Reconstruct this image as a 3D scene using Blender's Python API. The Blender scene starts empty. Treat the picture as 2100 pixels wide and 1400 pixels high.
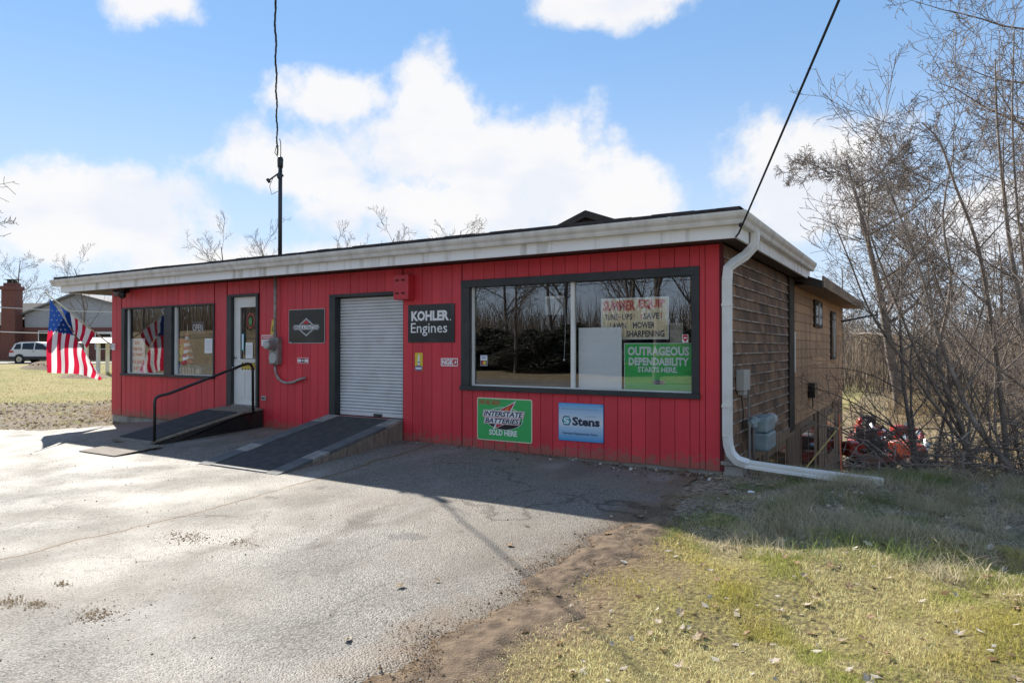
import bpy, math, random
import numpy as np
from mathutils import Vector, Matrix

S = bpy.context.scene
COL = S.collection
rad = math.radians

# ------------------------------------------------------------------ camera
YAW = rad(31.3)
cam_d = bpy.data.cameras.new('camera')
cam = bpy.data.objects.new('camera', cam_d); COL.objects.link(cam)
cam_d.lens = 24.0; cam_d.sensor_width = 36.0; cam_d.clip_end = 2000; cam_d.clip_start = .05
cam.location = (0, 0, 1.46)
cam.rotation_euler = (rad(90.49), 0, YAW)
S.camera = cam

# ------------------------------------------------------------------ light
LIGHT = Vector((1.19, -.585, -1.0)).normalized()          # the way sunlight travels
SUN_EL = math.asin(-LIGHT.z); SUN_AZ = math.atan2(-LIGHT.x, -LIGHT.y)
sd = bpy.data.lights.new('sun', 'SUN'); sd.energy = 3.6; sd.angle = rad(.55); sd.color = (1, .94, .84)
so = bpy.data.objects.new('sun', sd); COL.objects.link(so)
so.rotation_euler = LIGHT.to_track_quat('-Z', 'Y').to_euler()
so.location = (-20, 15, 30)

W = bpy.data.worlds.new('World'); S.world = W; W.use_nodes = True
wn = W.node_tree.nodes; wl = W.node_tree.links; wn.clear()
def wnode(t, **k):
    n = wn.new(t)
    for a, b in k.items(): setattr(n, a, b)
    return n
def wmath(op, a, b=None, clamp=False):
    n = wnode('ShaderNodeMath', operation=op, use_clamp=clamp)
    for i, v in enumerate((a, b)):
        if v is None: continue
        if isinstance(v, (int, float)): n.inputs[i].default_value = v
        else: wl.new(v, n.inputs[i])
    return n.outputs[0]
def wdot(v, c):
    n = wnode('ShaderNodeVectorMath', operation='DOT_PRODUCT'); wl.new(v, n.inputs[0]); n.inputs[1].default_value = c
    return n.outputs['Value']
sky = wnode('ShaderNodeTexSky', sky_type='NISHITA'); sky.sun_disc = False
sky.sun_elevation = SUN_EL; sky.sun_rotation = SUN_AZ
sky.air_density = 1.0; sky.dust_density = 0.0; sky.ozone_density = 2.2; sky.altitude = 200
tc = wnode('ShaderNodeTexCoord'); D = tc.outputs['Generated']
# cloud banks: azimuth, elevation, half width, half height (degrees, compass from +Y)
CLOUDS = [(-37.0, 14.9, 13, 5.0), (-37.4, 19.4, 5.0, 4.4), (-45.6, 19.6, 5.2, 2.4), (-48.5, 14.0, 7.5, 3.0), (-29, 15.6, 8.0, 4.6),
          (-23.5, 12.0, 8.5, 3.8), (-39.4, 11.4, 14, 3.6), (-64.5, 9.2, 11.0, 3.8), (-60.0, 24.4, 4.5, 2.4), (-22.3, 26.9, 8.0, 2.6),
          (-8.4, 13.4, 8.0, 5.6), (-50, 6.2, 13, 2.6), (8, 8, 9, 3), (-22, 7, 9, 2), (-76, 14, 6, 3),
          (30, 15, 14, 6), (55, 26, 14, 7), (80, 14, 16, 6), (110, 24, 16, 8), (140, 12, 17, 6), (165, 28, 17, 9), (-105, 17, 15, 6),  # clouds out of view from this row on, added to brighten the shaded front
          (-130, 28, 15, 8), (-155, 13, 17, 6), (20, 45, 16, 9), (120, 52, 20, 10), (-160, 48, 20, 10)]
nw = wnode('ShaderNodeTexNoise'); nw.inputs['Scale'].default_value = 5.0; nw.inputs['Detail'].default_value = 4
wl.new(D, nw.inputs['Vector'])
warp = wnode('ShaderNodeVectorMath', operation='MULTIPLY_ADD'); wl.new(nw.outputs['Color'], warp.inputs[0])
warp.inputs[1].default_value = (.10, .10, .06); 
sh = wnode('ShaderNodeVectorMath', operation='ADD'); wl.new(D, sh.inputs[0]); sh.inputs[1].default_value = (-.05, -.05, -.03)
wl.new(sh.outputs[0], warp.inputs[2]); DW = warp.outputs[0]
sw = wnode('ShaderNodeSeparateXYZ'); wl.new(DW, sw.inputs[0])
azn = wmath('ARCTAN2', sw.outputs[0], sw.outputs[1]); eln = wmath('ARCSINE', sw.outputs[2])
ae = wnode('ShaderNodeCombineXYZ'); wl.new(azn, ae.inputs[0]); wl.new(eln, ae.inputs[1])
cur = None
for az, el, hw, hh in CLOUDS:
    q = wnode('ShaderNodeVectorMath', operation='MULTIPLY_ADD'); wl.new(ae.outputs[0], q.inputs[0])
    kx, ky = 1/rad(hw), 1/rad(hh)
    q.inputs[1].default_value = (kx, ky, 0); q.inputs[2].default_value = (-rad(az)*kx, -rad(el)*ky, 0)
    ln = wnode('ShaderNodeVectorMath', operation='LENGTH'); wl.new(q.outputs[0], ln.inputs[0]); m = ln.outputs['Value']
    if cur is None: cur = m
    else:
        cur = wmath('SMOOTH_MIN', cur, m); cur.node.inputs[2].default_value = .25
cur = wmath('SUBTRACT', 1.0, cur)
n2 = wnode('ShaderNodeTexNoise'); n2.inputs['Scale'].default_value = 9; n2.inputs['Detail'].default_value = 9; n2.inputs['Roughness'].default_value = .62
wl.new(D, n2.inputs['Vector'])
dens = wmath('ADD', cur, wmath('MULTIPLY', wmath('SUBTRACT', n2.outputs['Fac'], .5), 2.3))
mr = wnode('ShaderNodeMapRange', interpolation_type='SMOOTHSTEP'); wl.new(dens, mr.inputs[0]); mr.inputs[1].default_value = -.10; mr.inputs[2].default_value = .46
n3 = wnode('ShaderNodeTexNoise'); n3.inputs['Scale'].default_value = 7; n3.inputs['Detail'].default_value = 6
sh3 = wnode('ShaderNodeVectorMath', operation='MULTIPLY'); wl.new(D, sh3.inputs[0]); sh3.inputs[1].default_value = (1, 1, 2.2); wl.new(sh3.outputs[0], n3.inputs['Vector'])
cl = wnode('ShaderNodeMapRange', interpolation_type='SMOOTHSTEP'); wl.new(n3.outputs['Fac'], cl.inputs[0]); cl.inputs[1].default_value = .36; cl.inputs[2].default_value = .56
ccol = wnode('ShaderNodeMixRGB'); wl.new(cl.outputs[0], ccol.inputs[0])
ccol.inputs[1].default_value = (2.62, 2.70, 2.88, 1); ccol.inputs[2].default_value = (2.98, 2.93, 2.90, 1)
# an even blue air colour over the whole dome, whitening to the horizon
sep = wnode('ShaderNodeSeparateXYZ'); wl.new(D, sep.inputs[0])
hz = wnode('ShaderNodeMapRange', interpolation_type='SMOOTHSTEP'); wl.new(sep.outputs['Z'], hz.inputs[0])
hz.inputs[1].default_value = .44; hz.inputs[2].default_value = -.02; hz.inputs[3].default_value = 0; hz.inputs[4].default_value = .80
tint = wnode('ShaderNodeMixRGB', blend_type='MULTIPLY'); tint.inputs[0].default_value = 1
wl.new(sky.outputs[0], tint.inputs[1]); tint.inputs[2].default_value = (.55, .595, .65, 1)
even = wnode('ShaderNodeMixRGB'); even.inputs[0].default_value = .68; wl.new(tint.outputs[0], even.inputs[1]); even.inputs[2].default_value = (.74, 1.38, 2.30, 1)
hmix = wnode('ShaderNodeMixRGB'); wl.new(hz.outputs[0], hmix.inputs[0]); wl.new(even.outputs[0], hmix.inputs[1]); hmix.inputs[2].default_value = (2.3, 2.6, 3.0, 1)
cmix = wnode('ShaderNodeMixRGB'); wl.new(wmath('MULTIPLY', mr.outputs[0], .93), cmix.inputs[0]); wl.new(hmix.outputs[0], cmix.inputs[1]); wl.new(ccol.outputs[0], cmix.inputs[2])
bg = wnode('ShaderNodeBackground'); bg.inputs[1].default_value = .14; wl.new(cmix.outputs[0], bg.inputs[0])
wo = wnode('ShaderNodeOutputWorld'); wl.new(bg.outputs[0], wo.inputs[0])

W.cycles.sampling_method = 'MANUAL'; W.cycles.sample_map_resolution = 256
S.view_settings.view_transform = 'Standard'; S.view_settings.look = 'None'
S.view_settings.gamma = 1; S.view_settings.exposure = 1.26; S.view_settings.use_curve_mapping = False
S.cycles.max_bounces = 5; S.cycles.transparent_max_bounces = 12

# ------------------------------------------------------------------ helpers
def sstep(a, b, x):
    t = np.clip((x-a)/(b-a), 0, 1); return t*t*(3-2*t)

class MB:
    def __init__(s): s.v = []; s.f = []; s.m = []; s.cur = 0
    def add(s, vs, fs):
        b = len(s.v); s.v += [tuple(p) for p in vs]
        for f in fs: s.f.append(tuple(b+i for i in f)); s.m.append(s.cur)
    def box(s, x0, x1, y0, y1, z0, z1):
        s.add([(x0,y0,z0),(x1,y0,z0),(x1,y1,z0),(x0,y1,z0),(x0,y0,z1),(x1,y0,z1),(x1,y1,z1),(x0,y1,z1)],
              [(0,3,2,1),(4,5,6,7),(0,1,5,4),(1,2,6,5),(2,3,7,6),(3,0,4,7)]); return s
    def prism(s, pts, y0, y1):            # pts (x,z), extruded along y, y0 the front
        n = len(pts)
        s.add([(x,y0,z) for x,z in pts]+[(x,y1,z) for x,z in pts],
              [tuple(range(n)), tuple(range(2*n-1,n-1,-1))]+[(i,i+n,(i+1)%n+n,(i+1)%n) for i in range(n)]); return s
    def prismx(s, pts, x0, x1):           # pts (y,z), extruded along x
        n = len(pts)
        s.add([(x0,y,z) for y,z in pts]+[(x1,y,z) for y,z in pts],
              [tuple(range(n)), tuple(range(2*n-1,n-1,-1))]+[(i,i+n,(i+1)%n+n,(i+1)%n) for i in range(n)]); return s
    def rrect(s, x0, x1, z0, z1, r, y0, y1, k=4):
        pts = []
        for cx, cz, a0 in ((x1-r,z0+r,-90),(x1-r,z1-r,0),(x0+r,z1-r,90),(x0+r,z0+r,180)):
            for i in range(k+1):
                a = rad(a0+90*i/k); pts.append((cx+r*math.cos(a), cz+r*math.sin(a)))
        return s.prism(pts, y0, y1)
    def cyl(s, p0, p1, r0, r1=None, k=12, caps=True):
        return s.tube([p0, p1], [r0, r0 if r1 is None else r1], k, caps)
    def tube(s, pts, rs, k=6, caps=True, prof=None):
        pts = [Vector(p) for p in pts]; n = len(pts)
        if isinstance(rs, (int, float)): rs = [rs]*n
        if prof is None: prof = [(math.cos(2*math.pi*i/k), math.sin(2*math.pi*i/k)) for i in range(k)]
        k = len(prof); b = []; side = None
        for i in range(n):
            t = (pts[min(i+1,n-1)]-pts[max(i-1,0)]); t.normalize()
            if side is None:
                h = Vector((0,0,1)) if abs(t.z) < .9 else Vector((0,1,0))
                side = t.cross(h)
            side = side - t*side.dot(t)
            if side.length < 1e-5: side = t.orthogonal()
            side.normalize(); up = side.cross(t)
            for a, c in prof: b.append(pts[i]+side*(a*rs[i])+up*(c*rs[i]))
        fs = [(i*k+j, i*k+(j+1)%k, (i+1)*k+(j+1)%k, (i+1)*k+j) for i in range(n-1) for j in range(k)]
        if caps: fs += [tuple(range(k-1,-1,-1)), tuple((n-1)*k+j for j in range(k))]
        s.add(b, fs); return s
    def ball(s, c, r, sx=1, sy=1, sz=1, k=10, m=6):
        vs = []; fs = []
        for i in range(m+1):
            a = math.pi*i/m
            for j in range(k):
                b = 2*math.pi*j/k
                vs.append((c[0]+r*sx*math.sin(a)*math.cos(b), c[1]+r*sy*math.sin(a)*math.sin(b), c[2]+r*sz*math.cos(a)))
        for i in range(m):
            for j in range(k): fs.append((i*k+j, (i+1)*k+j, (i+1)*k+(j+1)%k, i*k+(j+1)%k))
        s.add(vs, fs); return s
    def mesh(s, name, mats, smooth=False):
        me = bpy.data.meshes.new(name); me.from_pydata(s.v, [], s.f)
        for m in (mats if isinstance(mats, (list, tuple)) else [mats]): me.materials.append(m)
        if any(s.m): me.polygons.foreach_set('material_index', s.m)
        if smooth: me.polygons.foreach_set('use_smooth', [True]*len(me.polygons))
        me.validate(); me.update(); return me
    def build(s, name, mats, parent=None, smooth=False, loc=None, rz=0, bevel=0):
        o = bpy.data.objects.new(name, s.mesh(name, mats, smooth)); COL.objects.link(o)
        if parent: o.parent = parent
        if loc: o.location = loc
        o.rotation_euler.z = rz
        if bevel:
            md = o.modifiers.new('bevel', 'BEVEL'); md.width = bevel; md.segments = 2; md.limit_method = 'ANGLE'; md.angle_limit = rad(40)
        return o

def inst(name, me, parent=None, loc=(0,0,0), rot=(0,0,0), sc=(1,1,1)):
    o = bpy.data.objects.new(name, me); COL.objects.link(o); o.location = loc; o.rotation_euler = rot; o.scale = sc
    if parent: o.parent = parent
    return o
def empty(name, loc=(0,0,0), rz=0):
    o = bpy.data.objects.new(name, None); COL.objects.link(o); o.location = loc; o.rotation_euler.z = rz; o.empty_display_size = .1
    return o
def tag(o, label, cat, group=None):
    o['label'] = label; o['category'] = cat
    if group: o['group'] = group
    return o
def struct(o): o['kind'] = 'structure'; return o
def stuff(o, label=None, cat=None):
    o['kind'] = 'stuff'
    if label: o['label'] = label
    if cat: o['category'] = cat
    return o

# ---- materials
def nodes(name):
    m = bpy.data.materials.new(name); m.use_nodes = True
    nt = m.node_tree; p = nt.nodes['Principled BSDF']; return m, nt, p
def mat(name, col, rough=.6, col2=None, scale=4, lo=.4, hi=.65, bump=0, bscale=60, metallic=0, spec=.5, rnd=0, stretch=(1,1,1), detail=6, local=False, coat=0):
    m, nt, p = nodes(name); N = nt.nodes.new; L = nt.links.new
    p.inputs['Roughness'].default_value = rough; p.inputs['Metallic'].default_value = metallic
    p.inputs['Specular IOR Level'].default_value = spec; p.inputs['Coat Weight'].default_value = coat
    c4 = lambda c: (c[0], c[1], c[2], 1)
    p.inputs['Base Color'].default_value = c4(col)
    vec = None
    if col2 is not None or bump:
        if local: t = N('ShaderNodeTexCoord'); src = t.outputs['Object']
        else: t = N('ShaderNodeNewGeometry'); src = t.outputs['Position']
        mp = N('ShaderNodeMapping'); L(src, mp.inputs[0]); mp.inputs['Scale'].default_value = stretch; vec = mp.outputs[0]
    out = None
    if col2 is not None:
        n = N('ShaderNodeTexNoise'); n.inputs['Scale'].default_value = scale; n.inputs['Detail'].default_value = detail; L(vec, n.inputs['Vector'])
        r = N('ShaderNodeMapRange'); L(n.outputs['Fac'], r.inputs[0]); r.inputs[1].default_value = lo; r.inputs[2].default_value = hi
        x = N('ShaderNodeMixRGB'); L(r.outputs[0], x.inputs[0]); x.inputs[1].default_value = c4(col); x.inputs[2].default_value = c4(col2)
        out = x.outputs[0]
    if rnd:
        oi = N('ShaderNodeObjectInfo'); r = N('ShaderNodeMapRange'); L(oi.outputs['Random'], r.inputs[0]); r.inputs[3].default_value = 1-rnd; r.inputs[4].default_value = 1+rnd
        x = N('ShaderNodeVectorMath'); x.operation = 'SCALE'; L(r.outputs[0], x.inputs['Scale'])
        if out: L(out, x.inputs[0])
        else: x.inputs[0].default_value = col
        out = x.outputs[0]
    if out: L(out, p.inputs['Base Color'])
    if bump:
        n = N('ShaderNodeTexNoise'); n.inputs['Scale'].default_value = bscale; n.inputs['Detail'].default_value = 5; L(vec, n.inputs['Vector'])
        b = N('ShaderNodeBump'); b.inputs['Strength'].default_value = bump; b.inputs['Distance'].default_value = .01; L(n.outputs['Fac'], b.inputs['Height']); L(b.outputs[0], p.inputs['Normal'])
    return m
def glass(name, tint=(.97,.98,.98), ior=1.5, rough=0.0):
    m, nt, p = nodes(name); N = nt.nodes.new; L = nt.links.new; nt.nodes.remove(p)
    t = N('ShaderNodeBsdfTransparent'); t.inputs[0].default_value = (*tint, 1)
    g = N('ShaderNodeBsdfGlossy'); g.inputs['Roughness'].default_value = rough; g.inputs[0].default_value = (.95,.97,1,1)
    lw = N('ShaderNodeLayerWeight'); lw.inputs[0].default_value = .5
    pw = N('ShaderNodeMath'); pw.operation = 'POWER'; L(lw.outputs['Facing'], pw.inputs[0]); pw.inputs[1].default_value = 4.0
    f = N('ShaderNodeMath'); f.operation = 'MULTIPLY_ADD'; L(pw.outputs[0], f.inputs[0]); f.inputs[1].default_value = .92; f.inputs[2].default_value = .105
    x = N('ShaderNodeMixShader'); L(f.outputs[0], x.inputs[0]); L(t.outputs[0], x.inputs[1]); L(g.outputs[0], x.inputs[2])
    L(x.outputs[0], nt.nodes['Material Output'].inputs[0]); return m

M = {}
M['red'] = mat('red_board', (.66,.038,.056), .5, (.56,.030,.046), 1.3, .35, .7, .3, 40, rnd=.08, stretch=(3,3,.6))
def splash(m):
    nt = m.node_tree; N = nt.nodes.new; L = nt.links.new; p = nt.nodes['Principled BSDF']; src = p.inputs['Base Color'].links[0].from_socket
    g = N('ShaderNodeNewGeometry'); sx = N('ShaderNodeSeparateXYZ'); L(g.outputs['Position'], sx.inputs[0])
    n = N('ShaderNodeTexNoise'); n.inputs['Scale'].default_value = 14; n.inputs['Detail'].default_value = 8; L(g.outputs['Position'], n.inputs['Vector'])
    a = N('ShaderNodeMath'); a.operation = 'MULTIPLY_ADD'; L(n.outputs['Fac'], a.inputs[0]); a.inputs[1].default_value = -.5; L(sx.outputs['Z'], a.inputs[2])
    r = N('ShaderNodeMapRange'); L(a.outputs[0], r.inputs[0]); r.inputs[1].default_value = -.10; r.inputs[2].default_value = -.22; r.inputs[3].default_value = 0; r.inputs[4].default_value = .7
    x = N('ShaderNodeMixRGB'); L(r.outputs[0], x.inputs[0]); L(src, x.inputs[1]); x.inputs[2].default_value = (.24, .13, .09, 1); L(x.outputs[0], p.inputs['Base Color'])
    n2 = N('ShaderNodeTexNoise'); n2.inputs['Scale'].default_value = .55; n2.inputs['Detail'].default_value = 4; L(g.outputs['Position'], n2.inputs['Vector'])
    r2 = N('ShaderNodeMapRange'); L(n2.outputs['Fac'], r2.inputs[0]); r2.inputs[1].default_value = .48; r2.inputs[2].default_value = .68; r2.inputs[4].default_value = .22
    y = N('ShaderNodeMixRGB'); L(r2.outputs[0], y.inputs[0]); L(x.outputs[0], y.inputs[1]); y.inputs[2].default_value = (.56, .085, .105, 1); L(y.outputs[0], p.inputs['Base Color'])
splash(M['red'])
M['redback'] = mat('red_groove', (.10,.008,.012), .8)
M['redbox'] = mat('red_box', (.56,.036,.052), .5, (.48,.03,.044), 6)
M['black'] = mat('black_trim', (.022,.026,.028), .5, (.035,.04,.042), 5, bump=.1)
M['white'] = mat('white_paint', (.74,.74,.71), .5, (.62,.61,.57), 2.2, .45, .75, .05)
M['fascia'] = mat('white_fascia', (.84,.84,.83), .55, (.46,.43,.38), 1.3, .53, .74, .1, stretch=(5,5,.35))
M['gutter'] = mat('gutter_metal', (.72,.70,.66), .45, (.45,.43,.40), 2.5, .42, .8, .05, stretch=(2,2,.4))
M['downspout'] = mat('downspout_metal', (.76,.76,.74), .4, (.62,.60,.55), 3, .5, .8)
M['soffit'] = mat('soffit_board', (.060,.040,.034), .8, (.10,.07,.06), 3, .45, .75, .3, 30)
M['roof'] = mat('dark_shingle', (.022,.021,.024), .9, (.045,.04,.04), 8, bump=.6, bscale=40)
M['shingle'] = mat('dark_brown_shingle', (.125,.072,.044), .75, (.27,.155,.085), 2.2, .42, .72, .4, 40, rnd=.42, stretch=(1,1.5,.8))
M['shlip'] = mat('shingle_lip', (.46,.41,.36), .8, (.12,.09,.07), 5, .40,.66)
M['tan'] = mat('tan_plank', (.46,.275,.15), .75, (.26,.15,.085), 1.6, .4, .72, .3, 40, rnd=.14, stretch=(1,2.5,.5))
M['tanlow'] = mat('weathered_board', (.27,.19,.125), .8, (.13,.085,.055), 3, .4, .7, .4, 30, rnd=.25, stretch=(3,3,.35))
M['darkwood'] = mat('dark_wood', (.035,.027,.022), .8, (.06,.045,.035), 3, bump=.3)
M['conc'] = mat('concrete', (.36,.34,.31), .9, (.22,.20,.17), 4, .4, .7, .4, 40)
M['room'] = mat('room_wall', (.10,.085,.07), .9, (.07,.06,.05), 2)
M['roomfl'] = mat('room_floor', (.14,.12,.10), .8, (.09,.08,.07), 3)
M['glass'] = glass('window_glass')
M['darkglass'] = mat('dark_pane', (.012,.014,.015), .08)
M['slat'] = mat('roller_slat', (.66,.67,.68), .42, (.55,.55,.54), 3, .45, .75)
M['ply'] = mat('old_plywood', (.23,.19,.15), .85, (.13,.105,.085), 5, .35, .7, .3, 40, stretch=(1,4,1))
M['mat'] = mat('black_rubber', (.022,.023,.025), .85, (.04,.04,.04), 7, bump=.5, bscale=120)
M['greystrip'] = mat('grey_ramp_strip', (.085,.09,.095), .8, (.12,.12,.12), 6, bump=.3)
M['palestrip'] = mat('worn_pale_strip', (.30,.28,.26), .8, (.18,.17,.16), 8, bump=.3)
M['ramptar'] = mat('ramp_tar', (.035,.035,.037), .85, (.06,.058,.055), 9, bump=.6, bscale=90)
M['blackmetal'] = mat('black_pipe', (.014,.013,.013), .35, (.03,.022,.018), 9, .5, .75)
M['grey'] = mat('grey_metal', (.27,.255,.24), .5, (.19,.17,.16), 7, .4, .7, metallic=.3)
M['rustpipe'] = mat('galvanised_conduit', (.36,.33,.32), .5, (.25,.17,.14), 14, .42, .7, metallic=.25)
M['mast'] = mat('mast_pipe', (.04,.045,.05), .5, metallic=.4)
M['gasgrey'] = mat('gas_meter_grey', (.30,.38,.40), .5, (.22,.28,.30), 9)
M['plas'] = mat('grey_plastic', (.42,.42,.40), .5)
M['wire'] = mat('cable_black', (.012,.014,.016), .6)
M['wirew'] = mat('cable_pale', (.55,.55,.55), .5)
M['chrome'] = mat('chrome', (.6,.6,.6), .2, metallic=1)
def flat(name, c, r=.45): M[name] = mat(name, c, r); return M[name]
for n, c in dict(ink_white=(.80,.80,.80), ink_black=(.012,.012,.014), ink_red=(.52,.03,.04), ink_navy=(.015,.03,.07), ink_green=(.045,.42,.11), ink_silver=(.42,.43,.44),
                 ink_yellow=(.72,.52,.05), ink_cream=(.74,.68,.50), ink_orange=(.72,.18,.04), ink_teal=(.03,.40,.48), ink_blue=(.05,.12,.40), ink_paper=(.80,.82,.83), ink_grey=(.30,.32,.33), ink_purple=(.18,.14,.30)).items(): flat(n, c)
M['signblack'] = mat('black_sign_face', (.020,.024,.026), .3, (.05,.055,.055), 3, .5, .8, coat=.3)
M['ink_old'] = mat('faded_cream_sign', (.76,.62,.36), .5, (.82,.72,.50), 5, .35, .7, stretch=(1,1,6))
M['red_ink_old'] = mat('streaky_red', (.58,.05,.045), .5, (.62,.22,.17), 30, .56, .8, stretch=(1,1,.3))
def vgrad(name, stops, z0, z1, rough=.35):
    m, nt, p = nodes(name); N = nt.nodes.new; L = nt.links.new
    g = N('ShaderNodeNewGeometry'); s = N('ShaderNodeSeparateXYZ'); L(g.outputs['Position'], s.inputs[0])
    r = N('ShaderNodeMapRange'); L(s.outputs['Z'], r.inputs[0]); r.inputs[1].default_value = z0; r.inputs[2].default_value = z1
    cr = N('ShaderNodeValToRGB'); L(r.outputs[0], cr.inputs[0]); e = cr.color_ramp.elements
    while len(e) < len(stops): e.new(.5)
    for i, (t, c) in enumerate(stops): e[i].position = t; e[i].color = (*c, 1)
    L(cr.outputs[0], p.inputs['Base Color']); p.inputs['Roughness'].default_value = rough; return m

# ---- lettering: a flat mesh of the words, fitted into a rectangle facing -y
def text(name, s, x0, x1, z0, z1, y, m, parent, bold=0.0, shear=0, th=.0012, rz=0):
    cu = bpy.data.curves.new(name, 'FONT'); cu.body = s; cu.offset = bold; cu.shear = shear; cu.resolution_u = 2; cu.fill_mode = 'FRONT'
    o = bpy.data.objects.new(name, cu); COL.objects.link(o)
    dg = bpy.context.evaluated_depsgraph_get(); me = bpy.data.meshes.new_from_object(o.evaluated_get(dg))
    bpy.data.objects.remove(o); bpy.data.curves.remove(cu)
    n = len(me.vertices); co = np.empty(n*3, np.float32); me.vertices.foreach_get('co', co); co = co.reshape(-1, 3)
    a = co.min(0); b = co.max(0)
    if rz:
        u = (co[:,1]-a[1])/(b[1]-a[1]); v = 1-(co[:,0]-a[0])/(b[0]-a[0])
    else:
        u = (co[:,0]-a[0])/(b[0]-a[0]); v = (co[:,1]-a[1])/(b[1]-a[1])
    out = np.stack([x0+u*(x1-x0), np.full(n, y), z0+v*(z1-z0)], 1).astype(np.float32)
    me.vertices.foreach_set('co', out.ravel()); me.materials.clear(); me.materials.append(m); me.update()
    me.name = name
    return inst(name, me, parent)

# ------------------------------------------------------------------ terrain height
NX = np.array([-.75, .66])          # across the left verge
def gz(x, y):
    x = np.asarray(x, float); y = np.asarray(y, float)
    z = np.interp(y, [-60, -26, -14, 2, 4, 6, 7.2, 8.3], [.7, .3, -.2, -.28, -.25, -.17, -.085, 0.0])
    z = z - .08*sstep(-7, -2.2, x)*sstep(6, 8.3, y)
    z = z - .17*sstep(-12, -15.3, x)*sstep(5, 8.3, y)
    far = -(x*.75)+.66*y
    z = z + .42*sstep(20, 52, far)*sstep(-15, -22, x)*sstep(-12, -2, y)
    crest = 9.0+.25*np.clip(x, -2, 4)
    z = z + (x > -2.6)*(.03*np.sin(x*1.9+y*1.3)+.025*np.sin(x*3.7-y*2.6)+.015*np.sin(x*8.1+y*6.2))*sstep(-2.4, -1.2, x)
    z = z + .05*sstep(-1.9, .6, x)*sstep(4.5, 8.2, y)
    z = z - 2.05*sstep(0, 3.4, y-crest)*sstep(-13, -6, x)
    z = z + 3.0*sstep(-35, -60, x)*sstep(-10, -30, y)
    z = z + 14*sstep(150, 330, np.hypot(x, y))*sstep(-40, 60, y)*.5
    return z
def ax(*segs):
    out = []
    for a, b, st in segs: out += list(np.arange(a, b, st))
    return np.array(out+[segs[-1][1]])
def sheet(name, xs, ys, zf, m, mask=None):
    X, Y = np.meshgrid(xs, ys); Z = zf(X, Y)
    nx, ny = len(xs), len(ys)
    i = np.arange((nx-1)*(ny-1)); r = i//(nx-1); c = i % (nx-1)
    q = np.stack([r*nx+c, r*nx+c+1, (r+1)*nx+c+1, (r+1)*nx+c], 1)
    if mask is not None:
        cx = (X.ravel()[q].mean(1)); cy = (Y.ravel()[q].mean(1)); q = q[mask(cx, cy)]
    me = mesh_np(name, np.stack([X, Y, Z], 2).reshape(-1, 3), q, m, True)
    return inst(name, me)
def mesh_np(name, V, Fq, m, smooth=False, colors=None):
    V = np.asarray(V, np.float32); Fq = np.asarray(Fq, np.int32); k = Fq.shape[1]
    me = bpy.data.meshes.new(name); me.vertices.add(len(V)); me.vertices.foreach_set('co', V.ravel())
    me.loops.add(Fq.size); me.loops.foreach_set('vertex_index', Fq.ravel())
    me.polygons.add(len(Fq)); me.polygons.foreach_set('loop_start', np.arange(0, Fq.size, k, dtype=np.int32))
    me.polygons.foreach_set('loop_total', np.full(len(Fq), k, np.int32))
    if smooth: me.polygons.foreach_set('use_smooth', np.ones(len(Fq), bool))
    if colors is not None:
        ca = me.color_attributes.new('tone', 'FLOAT_COLOR', 'POINT')
        ca.data.foreach_set('color', np.concatenate([colors, np.ones((len(colors), 1))], 1).astype(np.float32).ravel())
    me.materials.append(m); me.update(calc_edges=True); me.validate(); return me

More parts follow.
